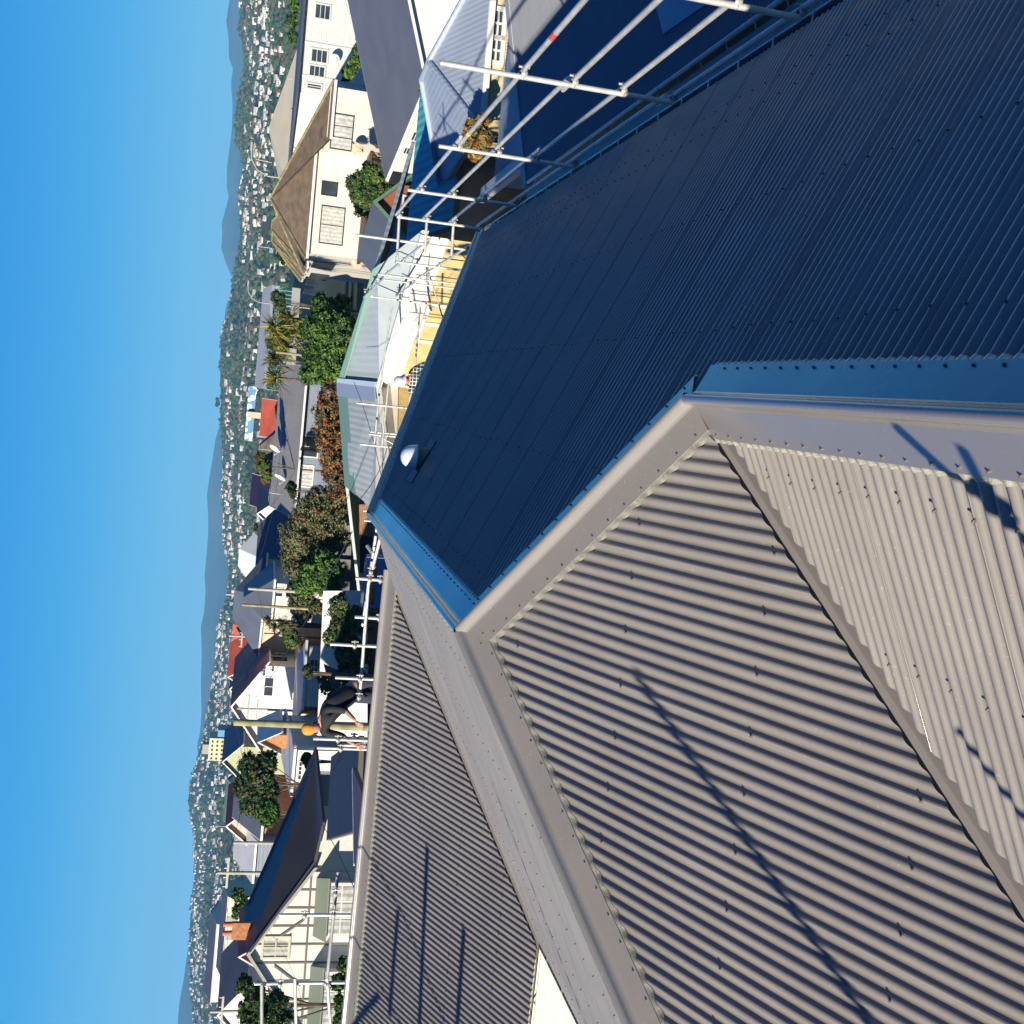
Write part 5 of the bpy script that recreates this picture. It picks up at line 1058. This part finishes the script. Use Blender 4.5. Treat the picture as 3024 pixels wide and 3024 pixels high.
# ------------------------------------------------------------------ people
def skin_body(name, joints, edges, m, parent, root=0, sub=2):
    me = bpy.data.meshes.new(name); me.from_pydata([j[0] for j in joints], edges, []); o = bpy.data.objects.new(name, me); COL.objects.link(o); o.parent = parent
    md = o.modifiers.new('skin', 'SKIN'); md.use_smooth_shade = True
    if not me.skin_vertices: pass
    for i, sv in enumerate(me.skin_vertices[0].data if me.skin_vertices else []): sv.radius = (joints[i][1], joints[i][2] if len(joints[i]) > 2 else joints[i][1]); sv.use_root = (i == root)
    s = o.modifiers.new('sub', 'SUBSURF'); s.levels = s.render_levels = sub; me.materials.append(m); return o
def skinmesh(name, joints, edges, m, parent, root=0, sub=2):
    """grow the surface over the skeleton, then keep it as a plain mesh"""
    bm = __import__('bmesh').new(); lay = bm.verts.layers.skin.verify(); vs = []
    for j in joints:
        v = bm.verts.new(j[0]); r = j[1]; r2 = j[2] if len(j) > 2 else r; v[lay].radius = (r, r2); vs.append(v)
    vs[root][lay].use_root = True
    for a, b in edges: bm.edges.new((vs[a], vs[b]))
    me = bpy.data.meshes.new(name); bm.to_mesh(me); bm.free(); o = bpy.data.objects.new(name, me); COL.objects.link(o)
    k = o.modifiers.new('skin', 'SKIN'); k.use_smooth_shade = True; s = o.modifiers.new('sub', 'SUBSURF'); s.levels = s.render_levels = sub
    dg = bpy.context.evaluated_depsgraph_get(); me2 = bpy.data.meshes.new_from_object(o.evaluated_get(dg)); me2.name = name
    o.modifiers.clear(); o.data = me2; me2.materials.clear(); me2.materials.append(m)
    for p in me2.polygons: p.use_smooth = True; p.material_index = 0
    o.parent = parent; return o
m_skin = mat('skin', (0.52, 0.26, 0.17), 0.5, var=.06, scale=20)
def person(label, loc, rz, shirt, trousers, lean, head_tilt, arms, hat):
    """a standing worker: body as one skinned mesh, shirt and trousers over it, head with face, hat, hands with fingers"""
    e = empty('person', loc, rz, label, 'person'); L = lean      # local: faces -y
    hip = V((0, 0, .93)); ch = hip + V((L[0]*.6, L[1]*.6, .30)); nk = hip + V((L[0], L[1], .54 - (L[0]**2 + L[1]**2)*.4)); hd = nk + V((head_tilt[0], head_tilt[1], .13))
    SL, SR = nk + V((-.19, 0, -.06)), nk + V((.19, 0, -.06)); up = (nk - hip).normalized()
    J_ = [(hip, .13, .11), (ch, .15, .11), (nk + V((0, 0, -.03)), .08, .07), (nk.lerp(hd, .55), .055, .055)]; E_ = [(0, 1), (1, 2), (2, 3)]
    for sx in (-1, 1):
        k = len(J_); J_ += [(hip + V((sx*.10, 0, -.08)), .095), (hip + V((sx*.12, -.03, -.48)), .062), (hip + V((sx*.13, .03, -.88)), .042), (hip + V((sx*.14, -.12, -.91)), .04)]; E_ += [(0, k), (k, k+1), (k+1, k+2), (k+2, k+3)]
    hands = []
    for sx, (el, ha) in zip((-1, 1), arms):
        S = SL if sx < 0 else SR; k = len(J_); el, ha = S + V(el), S + V(ha); J_ += [(S, .062), (el, .045), (ha, .028)]; E_ += [(2, k), (k, k+1), (k+1, k+2)]; hands.append((el, ha, sx))
    for el, ha, sx in hands:
        d = (ha - el).normalized(); s = d.cross(V((0, 0, 1))); s = s.normalized() if s.length > .1 else V((1, 0, 0)); k0 = E_[-1][1]
    body = skinmesh('body', J_, E_, m_skin, e)
    for el, ha, sx in hands:
        d = (ha - el).normalized(); s = d.cross(V((0, 0, 1))); s = s.normalized() if s.length > .1 else V((1, 0, 0)); w_ = d.cross(s)
        Jh = [(ha, .026), (ha + d*.045, .034, .018), (ha + d*.085, .034, .016)]; Eh = [(0, 1), (1, 2)]
        for f, l in zip((-1.5, -.5, .5, 1.5), (.06, .075, .07, .055)):
            k = len(Jh); b0 = ha + d*.088 + s*f*.019; Jh += [(b0, .0095), (b0 + d*l*.55 + w_*.012, .0085), (b0 + d*l*.9 + w_*.035, .007)]; Eh += [(2, k), (k, k+1), (k+1, k+2)]
        k = len(Jh); b0 = ha + d*.03 + s*.032*sx; Jh += [(b0, .012), (b0 + d*.035 + s*.022*sx + w_*.01, .0095), (b0 + d*.06 + s*.018*sx + w_*.025, .008)]; Eh += [(1, k), (k, k+1), (k+1, k+2)]
        skinmesh('hand', Jh, Eh, m_skin, e, 0, 1)
    Js = [(hip + V((0, 0, -.07)), .20, .17), (ch, .23, .19), (nk + V((0, 0, -.05)), .10, .085)]; Es = [(0, 1), (1, 2)]
    for el, ha, sx in hands:
        S = SL if sx < 0 else SR; k = len(Js); fr = .95 if shirt[1] else .45; Js += [(S, .095), (S.lerp(el, .95 if not shirt[1] else 1.0), .06)]; Es += [(2, k), (k, k+1)]
        if shirt[1]: Js.append((el.lerp(ha, shirt[1]), .045)); Es.append((k+1, k+2))
    skinmesh('shirt', Js, Es, shirt[0], e)
    Jt = [(hip + V((0, 0, .06)), .16, .14)]; Et = []
    for sx in (-1, 1): k = len(Jt); Jt += [(hip + V((sx*.10, 0, -.10)), .135), (hip + V((sx*.12, -.03, -.48)), .10), (hip + V((sx*.13, .03, -.86)), .08)]; Et += [(0, k), (k, k+1), (k+1, k+2)]
    skinmesh('trousers', Jt, Et, trousers, e)
    for sx in (-1, 1): mb = MB(); p = hip + V((sx*.135, -.04, -.90)); mb.lathe(p, [(.001, -.03), (.055, -.03), (.06, 0), (.045, .04), (.02, .06)], 12, M=Matrix.Diagonal((1, 2.2, 1))); mb.build('boot', m_black, e)
    # head
    fz = V((head_tilt[0]*.4, head_tilt[1] - .28, 1)).normalized().to_track_quat('Z', 'Y').to_matrix() @ Matrix.Rotation(head_tilt[2], 3, 'Z'); c = hd; Tm = lambda p: c + fz @ V(p)
    mb = MB(); pr = [(.001, -.125), (.035, -.12), (.055, -.10), (.066, -.07), (.072, -.03), (.076, .01), (.078, .05), (.070, .085), (.048, .112), (.02, .125), (.001, .128)]
    mb.lathe(c, pr, 22, M=fz @ Matrix.Diagonal((1, 1.22, 1))); hdm = mb
    hdm.prism([Tm((-.009, -.088, .025)), Tm((.009, -.088, .025)), Tm((.017, -.092, -.022)), Tm((-.017, -.092, -.022))], fz @ V((0, -.016, -.004)))
    for sx in (-1, 1): hdm.lathe(Tm((sx*.078, .005, .0)), [(.001, -.012), (.022, -.006), (.028, .0), (.02, .008), (.001, .004)], 10, M=fz @ Matrix.Rotation(sx*1.45, 3, 'Y'))
    hdm.build('head', m_skin, e)
    for sx in (-1, 1):
        mb = MB(); mb.ball(Tm((sx*.031, -.083, .022)), .011, 6); ey = mb.build('eye', mat('eye_white', (.7, .68, .64), .3), e); mb = MB(); mb.ball(Tm((sx*.031, -.0925, .022)), .005, 5); mb.build('pupil', m_black, ey)
        mb = MB(); mb.prism([Tm((sx*.015, -.09, .040)), Tm((sx*.046, -.084, .042)), Tm((sx*.046, -.084, .047)), Tm((sx*.015, -.09, .046))], fz @ V((0, -.004, 0))); mb.build('eyebrow', m_bark, e)
    mb = MB(); mb.prism([Tm((-.024, -.083, -.058)), Tm((.024, -.083, -.058)), Tm((.014, -.086, -.068)), Tm((-.014, -.086, -.068))], fz @ V((0, -.006, 0))); mb.build('mouth', mat('lips', (.42, .14, .11), .5), e)
    hat(e, c, fz, Tm); return e
# plaid shirt as a procedural check
mp = bpy.data.materials.new('plaid_shirt'); mp.use_nodes = True; t_ = mp.node_tree; tc_ = t_.nodes.new('ShaderNodeTexCoord'); sx_ = t_.nodes.new('ShaderNodeSeparateXYZ'); t_.links.new(tc_.outputs['Object'], sx_.inputs[0]); outs = []
for ax in 'XZ':
    mu = t_.nodes.new('ShaderNodeMath'); mu.operation = 'MULTIPLY'; mu.inputs[1].default_value = 15.0; t_.links.new(sx_.outputs[ax], mu.inputs[0]); fr = t_.nodes.new('ShaderNodeMath'); fr.operation = 'FRACT'; t_.links.new(mu.outputs[0], fr.inputs[0])
    gt = t_.nodes.new('ShaderNodeMath'); gt.operation = 'LESS_THAN'; gt.inputs[1].default_value = .17; t_.links.new(fr.outputs[0], gt.inputs[0]); outs.append(gt)
mxm = t_.nodes.new('ShaderNodeMath'); mxm.operation = 'MAXIMUM'; t_.links.new(outs[0].outputs[0], mxm.inputs[0]); t_.links.new(outs[1].outputs[0], mxm.inputs[1])
mi_ = t_.nodes.new('ShaderNodeMixRGB'); mi_.inputs[1].default_value = (.03, .05, .025, 1); mi_.inputs[2].default_value = (.62, .64, .58, 1); t_.links.new(mxm.outputs[0], mi_.inputs[0]); t_.links.new(mi_.outputs[0], t_.nodes['Principled BSDF'].inputs['Base Color']); t_.nodes['Principled BSDF'].inputs['Roughness'].default_value = .9
m_hat = mat('grey_sun_hat', (0.48, 0.47, 0.49), 0.9, var=.08, scale=25, bump=.004, bscale=20); m_cap = mat('orange_cap', (0.72, 0.26, 0.03), 0.8, var=.1, scale=20, bump=.003, bscale=30); m_blk = mat('black_jacket', (0.012, 0.012, 0.014), 0.8); m_den = mat('dark_trousers', (0.03, 0.035, 0.05), 0.9); m_hair = mat('ginger_hair', (0.22, 0.07, 0.025), 0.8, var=.3, scale=60)
def bucket(e, c, fz, Tm):
    mb = MB(); mb.lathe(Tm((0, .01, .03)), [(.115, -.015), (.090, .02), (.086, .06), (.080, .10), (.06, .125), (.03, .135), (.001, .137)], 20, M=fz @ Matrix.Diagonal((1, 1.15, 1)))
    mb.lathe(Tm((0, .0, .02)), [(.088, .012), (.125, -.012), (.128, -.016), (.088, .006)], 20, M=fz @ Matrix.Diagonal((1, 1.2, 1)))
    vs = []; 
    for i in range(13):
        a = math.radians(-20 + i*(220/12)); vs += [Tm((.092*math.cos(a), .105*math.sin(a) + .01, .02)), Tm((.105*math.cos(a), .12*math.sin(a) + .02, -.06)), Tm((.115*math.cos(a), .13*math.sin(a) + .03, -.15))]
    mb.add(vs, [(3*i+j, 3*i+3+j, 3*i+4+j, 3*i+1+j) for i in range(12) for j in (0, 1)], 0, True); mb.build('sun_hat', m_hat, e)
def capf(e, c, fz, Tm):
    mb = MB(); mb.lathe(Tm((0, .008, .035)), [(.092, -.02), (.096, .01), (.092, .05), (.078, .085), (.05, .108), (.02, .116), (.001, .118)], 20, M=fz @ Matrix.Diagonal((1, 1.2, 1))); mb.build('cap', m_cap, e)
    mb = MB(); vs = []
    for i in range(13):
        a = math.radians(-10 + i*(200/12)); vs += [Tm((.086*math.cos(a), .105*math.sin(a), .02)), Tm((.090*math.cos(a), .11*math.sin(a), -.05)), Tm((.072*math.cos(a), .10*math.sin(a), -.11))]
    mb.add(vs, [(3*i+j, 3*i+3+j, 3*i+4+j, 3*i+1+j) for i in range(12) for j in (0, 1)], 0, True); mb.build('hair', m_hair, e)
hp = aty(1196, 1130, 22.0)
person('worker in grey sun hat and green and white checked shirt behind the far eave', (hp.x + .12, hp.y + .05, hp.z - 1.52), .15, (mp, .7), m_den, (-.10, -.16, 0), (-.03, -.07, .3), (((-.16, -.08, -.24), (-.10, -.30, -.30)), ((.16, -.10, -.22), (.05, -.32, -.30))), bucket)
hp = aty(975, 2150, 16.9)
person('worker in orange cap and black jacket bending forward beside the left scaffold posts', (hp.x + .57, hp.y + .2, hp.z - 1.22), .1, (m_blk, .25), m_den, (-.46, -.22, 0), (-.12, -.05, .5), (((-.02, -.10, -.27), (-.10, -.28, -.44)), ((.0, -.12, -.27), (-.12, -.30, -.42))), capf)
# decks that carry them
mb = MB(); hp = aty(1196, 1130, 22.0); mb.box((-1.2, -.5, 0), (1.6, .9, .05)); o = mb.build('scaffold_deck', mat('ply_deck', (0.30, 0.22, 0.13), .8)); o.location = (hp.x, hp.y, hp.z - 1.55); tag(o, 'plywood deck hidden under the worker in the checked shirt', 'deck')
hp = aty(975, 2150, 16.9); mb = MB(); mb.box((-1.0, -.5, 0), (1.8, .9, .05)); o = mb.build('scaffold_deck', mat('ply_deck', (0.30, 0.22, 0.13), .8)); o.location = (hp.x, hp.y, hp.z - 1.31); tag(o, 'plywood deck hidden under the worker in the orange cap', 'deck')
